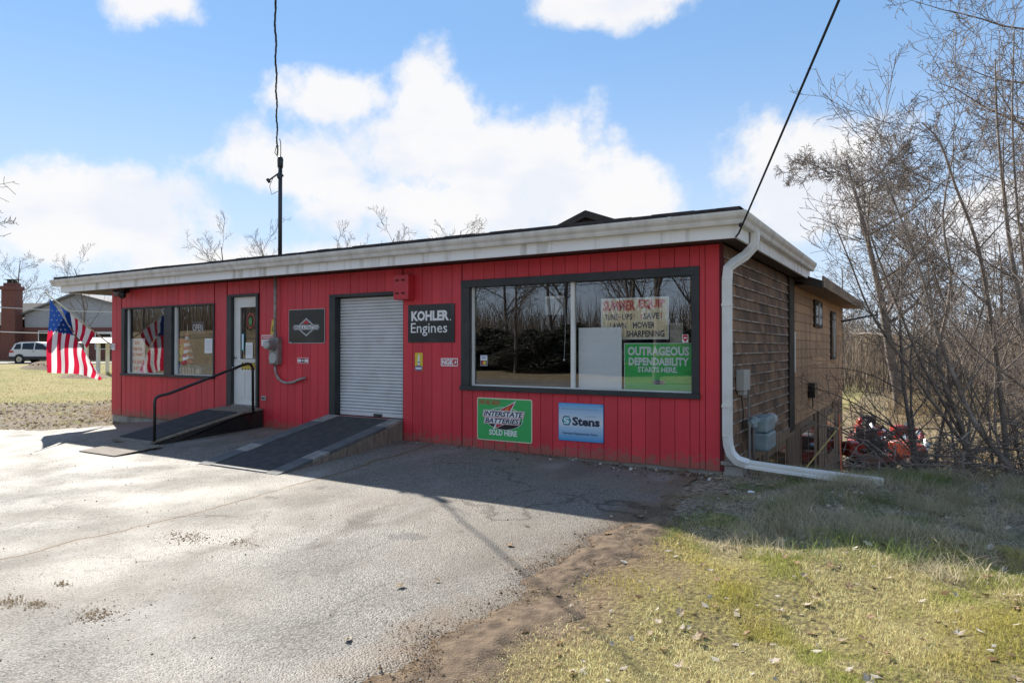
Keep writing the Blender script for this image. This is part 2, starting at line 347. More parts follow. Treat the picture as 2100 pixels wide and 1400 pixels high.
# ------------------------------------------------------------------ ground
def ground_material():
    m, nt, p = nodes('ground_soil'); N = nt.nodes.new; L = nt.links.new
    g = N('ShaderNodeNewGeometry'); P = g.outputs['Position']; s = N('ShaderNodeSeparateXYZ'); L(P, s.inputs[0])
    def noise(sc, det=6, st=(1,1,1)):
        mp = N('ShaderNodeMapping'); L(P, mp.inputs[0]); mp.inputs['Scale'].default_value = st
        n = N('ShaderNodeTexNoise'); n.inputs['Scale'].default_value = sc; n.inputs['Detail'].default_value = det; L(mp.outputs[0], n.inputs['Vector']); return n.outputs['Fac']
    def rng(v, a, b, c=0, d=1):
        r = N('ShaderNodeMapRange'); L(v, r.inputs[0]); r.inputs[1].default_value = a; r.inputs[2].default_value = b; r.inputs[3].default_value = c; r.inputs[4].default_value = d; return r.outputs[0]
    def mix(f, a, b):
        x = N('ShaderNodeMixRGB'); L(f, x.inputs[0])
        for i, c in ((1, a), (2, b)):
            if isinstance(c, tuple): x.inputs[i].default_value = (*c, 1)
            else: L(c, x.inputs[i])
        return x.outputs[0]
    def mth(op, a, b):
        x = N('ShaderNodeMath'); x.operation = op
        for i, c in ((0, a), (1, b)):
            if isinstance(c, (int, float)): x.inputs[i].default_value = c
            else: L(c, x.inputs[i])
        return x.outputs[0]
    lawn = mix(rng(noise(.35, 8), .42, .6), (.33, .275, .12), (.23, .225, .085))
    lawn = mix(rng(noise(9, 8), .45, .7), lawn, (.36, .28, .14))
    mulch = mix(rng(noise(22, 8), .38, .66), (.13, .10, .075), (.36, .30, .23))
    mulch = mix(rng(noise(1.2, 5), .5, .68), mulch, (.17, .15, .07))
    soil = mix(rng(noise(25, 8), .35, .7), (.13, .088, .053), (.25, .18, .112))
    brush = mix(rng(noise(3, 9), .35, .7), (.16, .12, .07), (.32, .25, .15))
    far = mth('ADD', mth('MULTIPLY', s.outputs['X'], -.75), mth('MULTIPLY', s.outputs['Y'], .66))
    far = mth('ADD', far, mth('MULTIPLY', mth('SUBTRACT', noise(.6, 5), .5), 3.0))
    c = mix(rng(far, 22.0, 23.6), mulch, lawn)
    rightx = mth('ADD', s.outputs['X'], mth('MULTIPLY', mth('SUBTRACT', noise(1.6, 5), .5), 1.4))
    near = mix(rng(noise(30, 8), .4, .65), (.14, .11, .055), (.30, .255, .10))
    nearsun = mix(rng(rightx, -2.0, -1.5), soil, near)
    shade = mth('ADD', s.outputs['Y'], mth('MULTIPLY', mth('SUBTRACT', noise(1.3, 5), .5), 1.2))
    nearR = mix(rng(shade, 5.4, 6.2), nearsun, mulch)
    nearR = mix(rng(s.outputs['Y'], 10, 13), nearR, brush)
    c = mix(rng(s.outputs['X'], -4.2, -3.8), c, nearR)
    c = mix(rng(s.outputs['Y'], -8, -12), c, brush)
    L(c, p.inputs['Base Color']); p.inputs['Roughness'].default_value = .95; p.inputs['Specular IOR Level'].default_value = .15
    b = N('ShaderNodeBump'); b.inputs['Strength'].default_value = .9; b.inputs['Distance'].default_value = .03; L(noise(26, 8), b.inputs['Height']); L(b.outputs[0], p.inputs['Normal'])
    return m
M['ground'] = ground_material()
gx = ax((-420,-90,22),(-90,-24,2.5),(-24,-17,.5),(-17,6,.25),(6,14,.6),(14,60,4),(60,420,24))
gy = ax((-300,-60,20),(-60,-6,3),(-6,0,.5),(0,15,.25),(15,32,.8),(32,80,4),(80,420,20))
ground = struct(sheet('ground', gx, gy, gz, M['ground']))

def asphalt_material():
    m, nt, p = nodes('worn_asphalt'); N = nt.nodes.new; L = nt.links.new
    g = N('ShaderNodeNewGeometry'); P = g.outputs['Position']; s = N('ShaderNodeSeparateXYZ'); L(P, s.inputs[0])
    def noise(sc, det=6, st=(1,1,1), off=0, ro=.5):
        mp = N('ShaderNodeMapping'); L(P, mp.inputs[0]); mp.inputs['Scale'].default_value = st; mp.inputs['Location'].default_value = (off, off, 0)
        n = N('ShaderNodeTexNoise'); n.inputs['Scale'].default_value = sc; n.inputs['Detail'].default_value = det; n.inputs['Roughness'].default_value = ro; L(mp.outputs[0], n.inputs['Vector']); return n.outputs['Fac']
    def rng(v, a, b, c=0, d=1):
        r = N('ShaderNodeMapRange'); L(v, r.inputs[0]); r.inputs[1].default_value = a; r.inputs[2].default_value = b; r.inputs[3].default_value = c; r.inputs[4].default_value = d; return r.outputs[0]
    def mix(f, a, b):
        x = N('ShaderNodeMixRGB'); L(f, x.inputs[0])
        for i, c in ((1, a), (2, b)):
            if isinstance(c, tuple): x.inputs[i].default_value = (*c, 1)
            else: L(c, x.inputs[i])
        return x.outputs[0]
    def mth(op, a, b):
        x = N('ShaderNodeMath'); x.operation = op
        for i, c in ((0, a), (1, b)):
            if isinstance(c, (int, float)): x.inputs[i].default_value = c
            else: L(c, x.inputs[i])
        return x.outputs[0]
    v = N('ShaderNodeTexVoronoi'); v.inputs['Scale'].default_value = 78; L(P, v.inputs['Vector'])
    stones = mix(rng(v.outputs['Distance'], .20, .62), (.285, .26, .225), (.10, .091, .079))
    sv = N('ShaderNodeSeparateXYZ'); L(v.outputs['Color'], sv.inputs[0])
    stones = mix(rng(sv.outputs[0], .35, 1, 0, .6), stones, (.36, .335, .30))
    stones = mix(rng(sv.outputs[1], .72, .8, 0, .75), stones, (.07, .065, .06))
    big = mix(rng(noise(.45, 7, off=3), .38, .62, 0, .5), stones, (.225, .192, .150))
    big = mix(rng(noise(1.1, 7, (1, .45, 1), 9, .6), .54, .70, 0, .7), big, (.13, .11, .088))
    big = mix(rng(noise(1.7, 6, (1, .5, 1), 21), .58, .72, 0, .5), big, (.33, .315, .295))
    trk = mth('ABSOLUTE', mth('ADD', mth('ADD', s.outputs['X'], 5.0), mth('MULTIPLY', mth('SUBTRACT', noise(1.1, 4, off=31), .5), .8)), 0)
    big = mix(mth('MULTIPLY', rng(trk, .22, .03, 0, .6), rng(noise(3.5, 6, (1, .35, 1), 44), .42, .6)), big, (.12, .10, .08))
    # long joint running out from the building, silted up
    jx = mth('ABSOLUTE', mth('ADD', mth('ADD', s.outputs['X'], 6.40), mth('MULTIPLY', mth('SUBTRACT', noise(1.6, 4), .5), .30)), 0)
    big = mix(rng(jx, .06, .025, 0, .85), big, (.19, .14, .09))
    jj = rng(jx, .014, .004)
    big = mix(jj, big, (.05, .038, .03))
    dirt = mth('ADD', s.outputs['X'], mth('MULTIPLY', mth('SUBTRACT', noise(2.4, 7), .5), 1.3))
    big = mix(rng(dirt, -2.75, -2.25), big, (.17, .12, .078))
    vc = N('ShaderNodeTexVoronoi'); vc.feature = 'DISTANCE_TO_EDGE'; vc.inputs['Scale'].default_value = .55
    wp = N('ShaderNodeVectorMath'); wp.operation = 'MULTIPLY_ADD'; nz = N('ShaderNodeTexNoise'); nz.inputs['Scale'].default_value = 1.8; nz.inputs['Detail'].default_value = 5; L(P, nz.inputs['Vector'])
    L(nz.outputs['Color'], wp.inputs[0]); wp.inputs[1].default_value = (.9, .9, 0); L(P, wp.inputs[2]); L(wp.outputs[0], vc.inputs['Vector'])
    ck = mth('MULTIPLY', rng(vc.outputs['Distance'], .012, .003), rng(noise(.5, 3, off=61), .47, .56))
    big = mix(mth('MULTIPLY', ck, .85), big, (.075, .06, .048))
    vo = rng(noise(2.6, 4, off=77), .68, .74, 0, .65); big = mix(vo, big, (.06, .055, .05))
    L(big, p.inputs['Base Color']); p.inputs['Specular IOR Level'].default_value = .28
    L(rng(noise(1.3, 6, off=5), .35, .65, .55, .75), p.inputs['Roughness'])
    h = mth('SUBTRACT', mth('ADD', mth('MULTIPLY', v.outputs['Distance'], -1.0), mth('MULTIPLY', noise(40, 6), .8)), mth('MULTIPLY', jj, 1.5))
    b = N('ShaderNodeBump'); b.inputs['Strength'].default_value = .48; b.inputs['Distance'].default_value = .010; L(h, b.inputs['Height']); L(b.outputs[0], p.inputs['Normal'])
    return m
M['asphalt'] = asphalt_material()
def edge_x(y): return -2.30+.06*np.sin(y*2.3)+.045*np.sin(y*5.1+1)+.035*np.sin(y*11.3)+.03*np.sin(y*23.0)
axs = ax((-60,-20,2.5),(-20,-14,.25),(-14,-1.9,.1)); ays = ax((-14,-2,.6),(-2,8.25,.1)); 
def amask(x, y): return -.75*x+.66*y < 16.0+.15*np.sin(x*3)+.1*np.sin(y*5.3)
asphalt = struct(sheet('asphalt_lot', axs, ays, lambda x, y: gz(x, y)+.014+.004*np.sin(x*2.1)*np.sin(y*1.7), M['asphalt'], amask))
_n = len(asphalt.data.vertices); _c = np.empty(_n*3, np.float32); asphalt.data.vertices.foreach_get('co', _c); _c = _c.reshape(-1, 3)
_k = _c[:,0] > -3.2; _c[_k,0] = -3.2+(_c[_k,0]+3.2)/1.3*(edge_x(_c[_k,1])+3.2); _c[_k,2] -= .026*sstep(-.28, 0, _c[_k,0]-edge_x(_c[_k,1]))*(1-sstep(5.6, 6.6, _c[_k,1]))
asphalt.data.vertices.foreach_set('co', _c.ravel()); asphalt.data.update()


# ------------------------------------------------------------------ the shop building
WY = 8.30                                  # face of the front boards
shop = tag(empty('repair_shop', (-8.7, 8.3, 0)), 'long low red shop building with white gutter, big windows and roller door', 'shop')
def P(o): o.parent = shop; o.matrix_parent_inverse = shop.matrix_world.inverted(); return o
bpy.context.view_layer.update()
SHOP_T = Matrix.Translation((8.7, -8.3, 0))
def part(mb, name, m, parent=None, **k):
    o = mb.build(name, m, **k)
    if parent is None: o.parent = shop; o.matrix_parent_inverse = SHOP_T
    else: o.parent = parent
    return o
XL, XR = -15.40, -2.11
OPEN = [(-15.00,-11.78,.85,2.315), (-11.39,-10.49,.36,2.454), (-8.67,-7.07,.32,2.35), (-5.925,-2.37,.83,2.45)]
def cells(x0, x1, z0, z1):
    """free rectangles of a column strip once the openings are cut out"""
    xs = sorted({x0, x1, *[v for o in OPEN for v in o[:2] if x0 < v < x1]})
    for a, b in zip(xs, xs[1:]):
        zs = [(z0, z1)]
        for o in OPEN:
            if o[0] < (a+b)/2 < o[1]:
                n = []
                for p, q in zs:
                    if o[2] > p: n.append((p, min(q, o[2])))
                    if o[3] < q: n.append((max(p, o[3]), q))
                zs = [t for t in n if t[1]-t[0] > .01]
        for p, q in zs: yield a, b, p, q
fw = MB()
for a, b, p, q in cells(XL, XR, 0, 2.72): fw.box(a, b, WY+.016, WY+.10, p, q)
front = part(fw, 'front_wall', M['redback'])
rng = random.Random(4)
k = 0; x = XR
while x > XL+.01:
    x0 = max(XL, x-.190)
    for a, b, p, q in cells(x0, x, 0.0 if True else 0, 2.70):
        if b-a < .03: continue
        d = rng.uniform(0, .004); g0 = .0035
        lo = p-(.02 if p == 0 else 0)+rng.uniform(-.006, .006)*(p == 0)
        part(MB().box(a+g0, b-g0, WY-d, WY+.015, lo, q), 'board', M['red'], front)
    x = x0
# foundation
fd = MB().box(XL-.02, -10.0, 8.33, 8.5, -.5, -.003).box(-10.0, XR, 8.33, 8.5, -.5, -.012)
part(fd, 'foundation', M['conc'])
part(MB().box(-2.10, -1.86, 8.31, 8.52, -.3, .05).box(-2.12, -1.84, 8.29, 8.54, .052, .10), 'pier_block', M['conc'], bevel=.01)
# room behind the glass
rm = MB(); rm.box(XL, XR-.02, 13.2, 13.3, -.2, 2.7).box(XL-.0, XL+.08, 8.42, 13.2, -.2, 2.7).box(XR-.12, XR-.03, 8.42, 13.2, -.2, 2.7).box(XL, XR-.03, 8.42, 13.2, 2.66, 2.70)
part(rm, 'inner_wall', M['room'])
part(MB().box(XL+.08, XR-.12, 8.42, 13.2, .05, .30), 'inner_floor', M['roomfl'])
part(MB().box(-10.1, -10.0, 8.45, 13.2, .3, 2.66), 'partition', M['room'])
# windows
def window(x0, x1, z0, z1, fw_, name, mulls, sash, depth=.09):
    f = MB()
    f.box(x0, x1, WY-.025, WY+depth, z1-fw_[2], z1).box(x0-.01, x1+.01, WY-.045, WY+depth, z0, z0+fw_[3])
    f.box(x0, x0+fw_[0], WY-.022, WY+depth, z0+fw_[3], z1-fw_[2]).box(x1-fw_[1], x1, WY-.022, WY+depth, z0+fw_[3], z1-fw_[2])
    fr = part(f, name, M['black'], bevel=.004)
    xi0, xi1, zi0, zi1 = x0+fw_[0], x1-fw_[1], z0+fw_[3], z1-fw_[2]
    if sash:
        s = MB(); e = .035
        s.box(xi0, xi0+e, WY+.05, WY+.088, zi0, zi1); s.box(xi0+e, xi1-.002, WY+.052, WY+.087, zi0, zi0+.018)
        part(s, 'sash', M['white'], fr)
    ed = [xi0]+[m for m in mulls]+[xi1]
    for m0, m1, mt, yo in [(m[0], m[1], m[2], m[3]) for m in mulls]:
        part(MB().box(m0, m1, WY+yo, WY+.092, zi0+.001, zi1-.001), 'mullion', M[mt], fr)
    cuts = [xi0]+[v for m in mulls for v in m[:2]]+[xi1]
    for a, b in zip(cuts[::2], cuts[1::2]):
        part(MB().box(a-.005, b+.005, WY+.072, WY+.078, zi0-.005, zi1+.005), 'pane', M['glass'], fr)
    return fr
wbig = window(-5.925, -2.37, .83, 2.45, (.15,.095,.105,.065), 'display_window', [(-4.14,-4.085,'white',.045)], True)
wleft = window(-15.00, -11.78, .85, 2.315, (.13,.03,.03,.05), 'office_window', [(-13.42,-13.16,'black',-.02)], True)
part(MB().box(-13.155, -13.09, WY+.045, WY+.09, .905, 2.28), 'sash', M['white'], wleft)
# entrance door
f = MB(); f.box(-11.39,-11.25,WY-.03,WY+.10,.36,2.41).box(-10.55,-10.49,WY-.03,WY+.10,.36,2.41).box(-11.39,-10.49,WY-.032,WY+.10,2.411,2.454)
dfr = part(f, 'door_frame', M['black'], bevel=.004)
d = MB(); Y0, Y1 = WY+.04, WY+.09
gx0, gx1, gz0, gz1 = -11.06, -10.60, 1.24, 2.21
d.box(-11.248,-10.552,Y0,Y1,.385,gz0-.03).box(-11.248,-10.552,Y0,Y1,gz1+.03,2.405).box(-11.248,gx0-.03,Y0,Y1,gz0-.03,gz1+.03).box(gx1+.03,-10.552,Y0,Y1,gz0-.03,gz1+.03)
door = part(d, 'door', M['white'])
b = MB(); e = .03
b.box(gx0-e,gx1+e,Y0-.012,Y0-.001,gz1,gz1+e).box(gx0-e,gx1+e,Y0-.012,Y0-.001,gz0-e,gz0).box(gx0-e,gx0,Y0-.011,Y0-.001,gz0,gz1).box(gx1,gx1+e,Y0-.011,Y0-.001,gz0,gz1)
part(b, 'glazing_bead', M['white'], door)
for xx in (-11.10, -10.87):
    part(MB().box(xx,xx+.17,Y0-.008,Y0-.001,.52,1.0), 'panel', M['white'], door, bevel=.006)
part(MB().box(gx0+.001,gx1-.001,Y0+.02,Y0+.026,gz0,gz1), 'pane', M['glass'], door)
part(MB().cyl((-11.19,Y0-.001,1.07),(-11.19,Y0-.03,1.07),.03,.026).cyl((-11.19,Y0-.03,1.07),(-11.19,Y0-.07,1.07),.018,.032,12), 'handle', M['chrome'], door, smooth=True)
part(MB().cyl((-11.19,Y0-.001,1.27),(-11.19,Y0-.025,1.27),.03,.024), 'deadbolt', M['chrome'], door, smooth=True)
part(MB().box(-11.25,-10.55,WY-.02,WY+.1,.345,.383), 'sill', M['grey'])
# roller door
f = MB(); f.box(-8.67,-8.535,WY-.02,WY+.12,.33,2.30).box(-8.67,-7.07,WY-.02,WY+.12,2.301,2.35)
part(f, 'roller_door_frame', M['black'], bevel=.004)
part(MB().box(-8.53,-7.075,WY+.155,WY+.16,.32,2.3), 'roller_backing', M['grey'])
roller = part(MB().box(-8.53,-7.075,WY+.10,WY+.15,.325,.385), 'roller_door', M['slat'], bevel=.008)
prof = [(WY+.15,0),(WY+.118,.003),(WY+.106,.016),(WY+.104,.028),(WY+.107,.040),(WY+.120,.050),(WY+.15,.0525)]
sm = MB().prismx(prof, -8.53, -7.075).mesh('slat', M['slat'], False)
z = .386
while z < 2.29: inst('slat', sm, roller, (0, 0, z)); z += .053
part(MB().box(-7.74,-7.58,WY+.07,WY+.099,.335,.375), 'lift_handle', M['black'], roller)
part(MB().box(-8.67,-7.07,WY-.02,WY+.13,.29,.318), 'sill', M['conc'])
# eaves
XF0, XF1, YF, YB = -16.80, -1.83, 7.91, 13.50
def mitre(prof, xl, m, name, parent=None, left=False, **kw):
    mb = MB(); n = len(prof); vs = []
    path = [lambda o: (xl, YF-o), lambda o: (XF1+o, YF-o), lambda o: (XF1+o, YB)]
    for pth in path:
        for o, z in prof: vs.append((*pth(o), z))
    fs = [(i*n+j, (i+1)*n+j, (i+1)*n+(j+1)%n, i*n+(j+1)%n) for i in range(2) for j in range(n)]
    fs += [tuple(range(n)), tuple(2*n+j for j in range(n-1,-1,-1))]
    mb.add(vs, fs); return part(mb, name, m, parent, **kw)
mitre([(0,2.70),(0,2.93),(-.03,2.93),(-.03,2.70)], XF0, M['fascia'], 'fascia')
gut = mitre([(.001,2.846),(.072,2.846),(.082,2.872),(.086,2.895),(.112,2.930),(.122,2.960),(.124,2.985),(.112,2.987),(.110,2.965),(.001,2.94)], -17.05, M['gutter'], 'gutter')
for xx in (-2.6, -5.6, -8.9, -12.3, -15.2):
    part(MB().box(xx, xx+.05, YF-.1265, YF-.004, 2.943, 2.9885), 'gutter_joint', M['gutter'], gut)
part(MB().box(-16.80,-16.77,7.942,13.5,2.70,2.93), 'fascia', M['fascia'])
sf = MB()
sf.box(-16.768, XF1-.032, 7.945, WY-.006, 2.72, 2.745).box(XR+.03, XF1-.032, WY-.004, YB-.01, 2.72, 2.745).box(-16.768, XL-.006, WY-.004, YB-.01, 2.72, 2.745)
part(sf, 'soffit', M['soffit'])
rf = MB(); xs = np.linspace(-16.95, -1.78, 60); r2 = random.Random(2)
for i in range(59):
    a, b = xs[i], xs[i+1]; h = r2.uniform(-.006, .006)
    za = 3.038+h
    rf.add([(a,7.83,2.991),(b,7.83,2.991),(b,7.83,za),(a,7.83,za),(a,13.6,3.03),(b,13.6,3.03),(a,13.6,2.991),(b,13.6,2.991)], [(0,1,2,3),(3,2,5,4),(0,6,7,1)])
part(rf, 'roof', M['roof'])
part(MB().box(-16.9,-1.82,7.95,13.55,2.93,2.985), 'roof_deck', M['darkwood'])
# downspout from the side gutter
ds = [(-1.765,8.55,2.85),(-1.765,8.55,2.76),(-1.775,8.53,2.68),(-1.86,8.45,2.56),(-1.96,8.33,2.47),(-2.02,8.275,2.40),(-2.03,8.265,2.25),(-2.03,8.265,.42),(-2.02,8.265,.30),(-1.99,8.27,.20),(-1.92,8.28,.125),(-1.8,8.295,.09)]
sq = [(c*1.0, s) for c, s in [(-.9,-1),(.9,-1),(1,-.9),(1,-.3),(.93,-.2),(.93,.2),(1,.3),(1,.9),(.9,1),(-.9,1),(-1,.9),(-1,.3),(-.93,.2),(-.93,-.2),(-1,-.3),(-1,-.9)]]
dsp = part(MB().tube(ds, .046, prof=sq), 'downspout', M['downspout'])
part(MB().tube([(-1.83,8.29,.092),(-1.2,8.42,.030),(-.75,8.50,-.005),(-.42,8.55,-.03)], [.047,.048,.048,.05], prof=sq), 'outlet_pipe', M['downspout'], dsp)
for zz in (2.27, .40): part(MB().tube([(-2.03,8.265,zz),(-2.03,8.265,zz+.022)], .050, prof=sq), 'collar', M['downspout'], dsp)
for zz in (1.95, .75): part(MB().box(-2.085,-1.978,8.21,8.318,zz,zz+.03), 'strap', M['downspout'], dsp)
# side wall: shingle courses
side = part(MB().box(XR-.10, XR-.02, WY+.10, 13.45, .0, 2.72), 'side_wall', M['darkwood'])
rr = random.Random(7); z = .06; c = 0
while z < 2.70:
    h = .147; y = WY+.01-rr.uniform(0, .25)
    while y < 12.85:
        w = rr.choice([.28,.32,.36,.40]); y0 = max(y, WY+.012); y1 = min(y+w, 12.85)
        if y1-y0 > .05:
            t = rr.uniform(0, .004); zt = min(z+h+.012, 2.718)
            mb = MB(); x1 = XR+.012+t
            mb.add([(XR-.019,y0+.002,z),(x1,y0+.002,z),(x1,y1-.002,z),(XR-.019,y1-.002,z),(XR-.019,y0+.002,zt),(XR-.008,y0+.002,zt),(XR-.008,y1-.002,zt),(XR-.019,y1-.002,zt)],
                   [(0,3,2,1),(4,5,6,7),(0,1,5,4),(1,2,6,5),(2,3,7,6),(3,0,4,7)])
            part(mb, 'shingle', M['shingle'], side)
        y += w
    # paler weathered butt edge of the course
    part(MB().box(XR-.005, XR+.0185, WY+.014, 12.85, z-.012, z+.004), 'course_edge', M['shlip'], side)
    z += h; c += 1
part(MB().box(XR-.02, XR+.04, 12.852, 13.36, -.05, 2.70), 'corner_board', M['darkwood'])
part(MB().box(XR-.02, XR+.03, WY-.002, WY+.011, -.02, 2.70), 'corner_board', M['redback'])
part(MB().box(XR-.02, XR+.035, 8.55, 13.36, -.12, .045), 'sill_beam', M['tanlow'])
# taller rear addition with its gable roof, and the walk-out storey below
AX0, AX1, AY0, AY1 = -10.3, XR, 13.37, 21.9
add = part(MB().box(AX0, AX1-.02, AY0, AY1, -2.3, 2.72), 'rear_wall', M['tanlow'])
z = .03
while z < 2.66:
    y = AY0
    while y < AY1-.02:
        y1 = min(AY1, y+rr.uniform(2.2, 4.0))
        mb = MB(); z1 = z+.185
        mb.add([(AX1-.019,y+.001,z),(AX1+.014,y+.001,z),(AX1+.014,y1-.001,z),(AX1-.019,y1-.001,z),(AX1-.019,y+.001,z1),(AX1-.004,y+.001,z1),(AX1-.004,y1-.001,z1),(AX1-.019,y1-.001,z1)],
               [(0,3,2,1),(4,5,6,7),(0,1,5,4),(1,2,6,5),(2,3,7,6),(3,0,4,7)])
        part(mb, 'plank', M['tan'], add); y = y1
    z += .175
for y0, y1, z0, z1 in ((16.0,17.2,1.9,2.5), (19.0,20.0,1.15,2.38)):
    w = part(MB().box(AX1-.01,AX1+.05,y0,y1,z0,z1), 'side_window', M['darkwood'])
    part(MB().box(AX1+.051,AX1+.056,y0+.12,y1-.12,z0+.08,z1-.08), 'pane', M['darkglass'], w)
    part(MB().box(AX1+.0575,AX1+.068,(y0+y1)/2-.04,(y0+y1)/2+.04,z0+.05,z1-.05), 'glazing_bar', M['white'], w)
part(MB().box(AX1+.016,AX1+.035,13.37,13.50,1.0,1.75), 'pale_batten', M['white'])
RX, RZ = -6.23, 4.38
def gable(y0, y1, m, name, t=.07):
    mb = MB()
    for s in (-1, 1):
        ex = RX+s*4.62; ez = RZ-4.62*.375
        a, b = (RX, RZ), (ex, ez)
        mb.add([(a[0],y0,a[1]),(b[0],y0,b[1]),(b[0],y1,b[1]),(a[0],y1,a[1]),(a[0],y0,a[1]-t),(b[0],y0,b[1]-t),(b[0],y1,b[1]-t),(a[0],y1,a[1]-t)],
               [(0,1,2,3),(4,7,6,5),(0,4,5,1),(1,5,6,2),(2,6,7,3),(3,7,4,0)])
    return part(mb, name, m)
gable(13.3, 22.7, M['roof'], 'rear_roof')
part(MB().prism([(AX0,2.7),(AX1-.03,2.7),(RX,RZ-.08)], 13.42, 13.5), 'gable_wall', M['soffit'])
part(MB().prism([(AX0,2.7),(AX1-.03,2.7),(RX,RZ-.08)], 21.8, 21.89), 'gable_wall', M['tan'])
mb = MB()
for s in (-1, 1):
    ex = RX+s*4.64; ez = RZ-4.64*.375
    mb.add([(RX,13.26,RZ+.01),(ex,13.26,ez+.01),(ex,13.26,ez-.14),(RX,13.26,RZ-.14),(RX,13.298,RZ+.01),(ex,13.298,ez+.01),(ex,13.298,ez-.14),(RX,13.298,RZ-.14)],
           [(0,1,2,3),(7,6,5,4),(0,4,5,1),(2,6,7,3),(1,5,6,2)])
part(mb, 'bargeboard', M['darkwood'])
part(MB().box(-1.63,-1.60,13.55,22.7,2.56,2.76), 'rear_fascia', M['tanlow'])
part(MB().box(AX1+.02,-1.631,13.55,22.65,2.60,2.63), 'rear_soffit', M['tanlow'])
low = part(MB().box(XR-.14, XR-.06, 8.6, AY0-.002, -2.3, -.002), 'lower_wall', M['darkwood'])
y = 8.75
LW = [(10.9,12.5), (14.1,16.0), (18.0,19.6)]
while y < 21.7:
    w = rr.uniform(.22, .42); y1 = min(21.75, y+w)
    if not any(a-.05 < (y+y1)/2 < b+.05 for a, b in LW) and rr.random() < .85:
        xo = XR-.06 if y1 < AY0 else XR-.018
        part(MB().box(xo, XR+.012+rr.uniform(0,.02), y, y1-.03, -2.25, -.12 if y1 < AY0 else .028), 'board', M['tanlow'], low)
    y = y1
for a, b in LW:
    w = part(MB().box(XR-.055 if a < 13 else XR-.018, XR+.03, a, b, -2.2, -.125), 'basement_window', M['tanlow'])
    n = 2
    for i in range(n):
        u0 = a+.12+(b-a-.16)/n*i; u1 = u0+(b-a-.16)/n-.1
        part(MB().box(XR+.031, XR+.036, u0, u1, -1.15, -.22), 'pane', M['darkglass'], w)
part(MB().cyl((AX1+.02,21.6,2.2),(AX1+.9,22.2,2.4),.03,.03,6), 'pipe_stub', M['mast'])

# ------------------------------------------------------------------ things fixed to the shop
# door ramp, black sided, with a bent pipe rail
rp = tag(empty('door_ramp', (-10.9, 8.2, 0)), 'black sided access ramp with rubber mat at the white door', 'ramp')
RT = Matrix.Translation((10.9, -8.2, 0))
def rpart(mb, name, m, parent=rp, T=RT, **k):
    o = mb.build(name, m, parent, **k); o.matrix_parent_inverse = T; return o
def slab(x0, x1, y0, z0, y1, z1, t, sk=0):       # sloping slab from (y0,z0) down to (y1,z1), skewed by sk in x
    mb = MB()
    mb.add([(x0,y0,z0),(x1,y0,z0),(x1+sk,y1,z1),(x0+sk,y1,z1),(x0,y0,z0-t),(x1,y0,z0-t),(x1+sk,y1,z1-t),(x0+sk,y1,z1-t)],
           [(0,3,2,1),(4,5,6,7),(0,1,5,4),(1,2,6,5),(2,3,7,6),(3,0,4,7)]); return mb
SK = -.36
rpart(slab(-11.42,-10.34,8.27,.35,7.82,.31,.03), 'landing', M['ply'])
rpart(slab(-11.42,-10.34,7.818,.309,6.35,-.085,.03,SK), 'deck', M['ply'])
rpart(slab(-11.36,-10.42,7.80,.318,6.45,-.045,.012,SK*.97), 'rubber_mat', M['mat'])
for x0 in (-11.40, -10.36):
    mb = MB()
    prof = [(8.26,.32,0),(7.82,.28,0),(6.40,-.12,SK),(6.40,-.22,SK),(8.26,-.2,0)]
    n = 5; mb.add([(x0+s,y,z) for y,z,s in prof]+[(x0+.035+s,y,z) for y,z,s in prof], [tuple(range(n)), tuple(range(2*n-1,n-1,-1))]+[(i,i+n,(i+1)%n+n,(i+1)%n) for i in range(n)])
    rpart(mb, 'side_board', M['blackmetal'])
rl = [(-10.70,6.45,-.16),(-10.70,6.45,.57),(-10.70,6.47,.64),(-10.68,6.53,.675),(-10.64,6.65,.70),(-10.37,7.85,1.14),(-10.36,7.97,1.17),(-10.355,8.03,1.15),(-10.35,8.06,1.09),(-10.35,8.07,.28)]
rail = rpart(MB().tube(rl, .024, 10), 'handrail', M['blackmetal'], smooth=True)
pl = tag(slab(-11.30,-10.30,6.36,-.088,5.62,-.155,.012,-.05).build('ramp_plate', M['ply']), 'flat plywood plate lying at the foot of the black sided ramp', 'plate')
# roller door ramp
r2_ = tag(empty('loading_ramp', (-7.9, 8.2, 0)), 'wide dark loading ramp with grey edges rising to the roller door', 'ramp')
T2 = Matrix.Translation((7.9, -8.2, 0))
def r2p(mb, name, m, **k): return rpart(mb, name, m, r2_, T2, **k)
ya, za, yb, zb = 8.28, .315, 5.95, -.15
def zr(y): return za+(zb-za)*(ya-y)/(ya-yb)
r2p(slab(-8.42,-7.28,ya,za,yb,zb,.03), 'deck', M['ramptar'])
for x0, x1 in ((-8.68,-8.422),(-7.278,-7.05)):
    segs = [(8.28,7.90,'palestrip'),(7.90,6.75,'greystrip'),(6.75,6.45,'palestrip'),(6.45,5.86,'greystrip')]
    for y0, y1, mm in segs: r2p(slab(x0,x1,y0-.001,zr(y0)+.012,y1+.001,zr(y1)+.012,.04), 'edge_strip', M[mm])
for x0 in (-8.66, -7.085):
    r2p(MB().prismx([(8.27,zr(8.27)-.03),(5.95,zr(5.95)-.03),(5.95,-.26),(8.27,-.2)], x0, x0+.05), 'side_board', M['ply'])
r2p(MB().box(-8.42,-7.28,5.88,5.949,-.19,-.145), 'toe_strip', M['palestrip'])
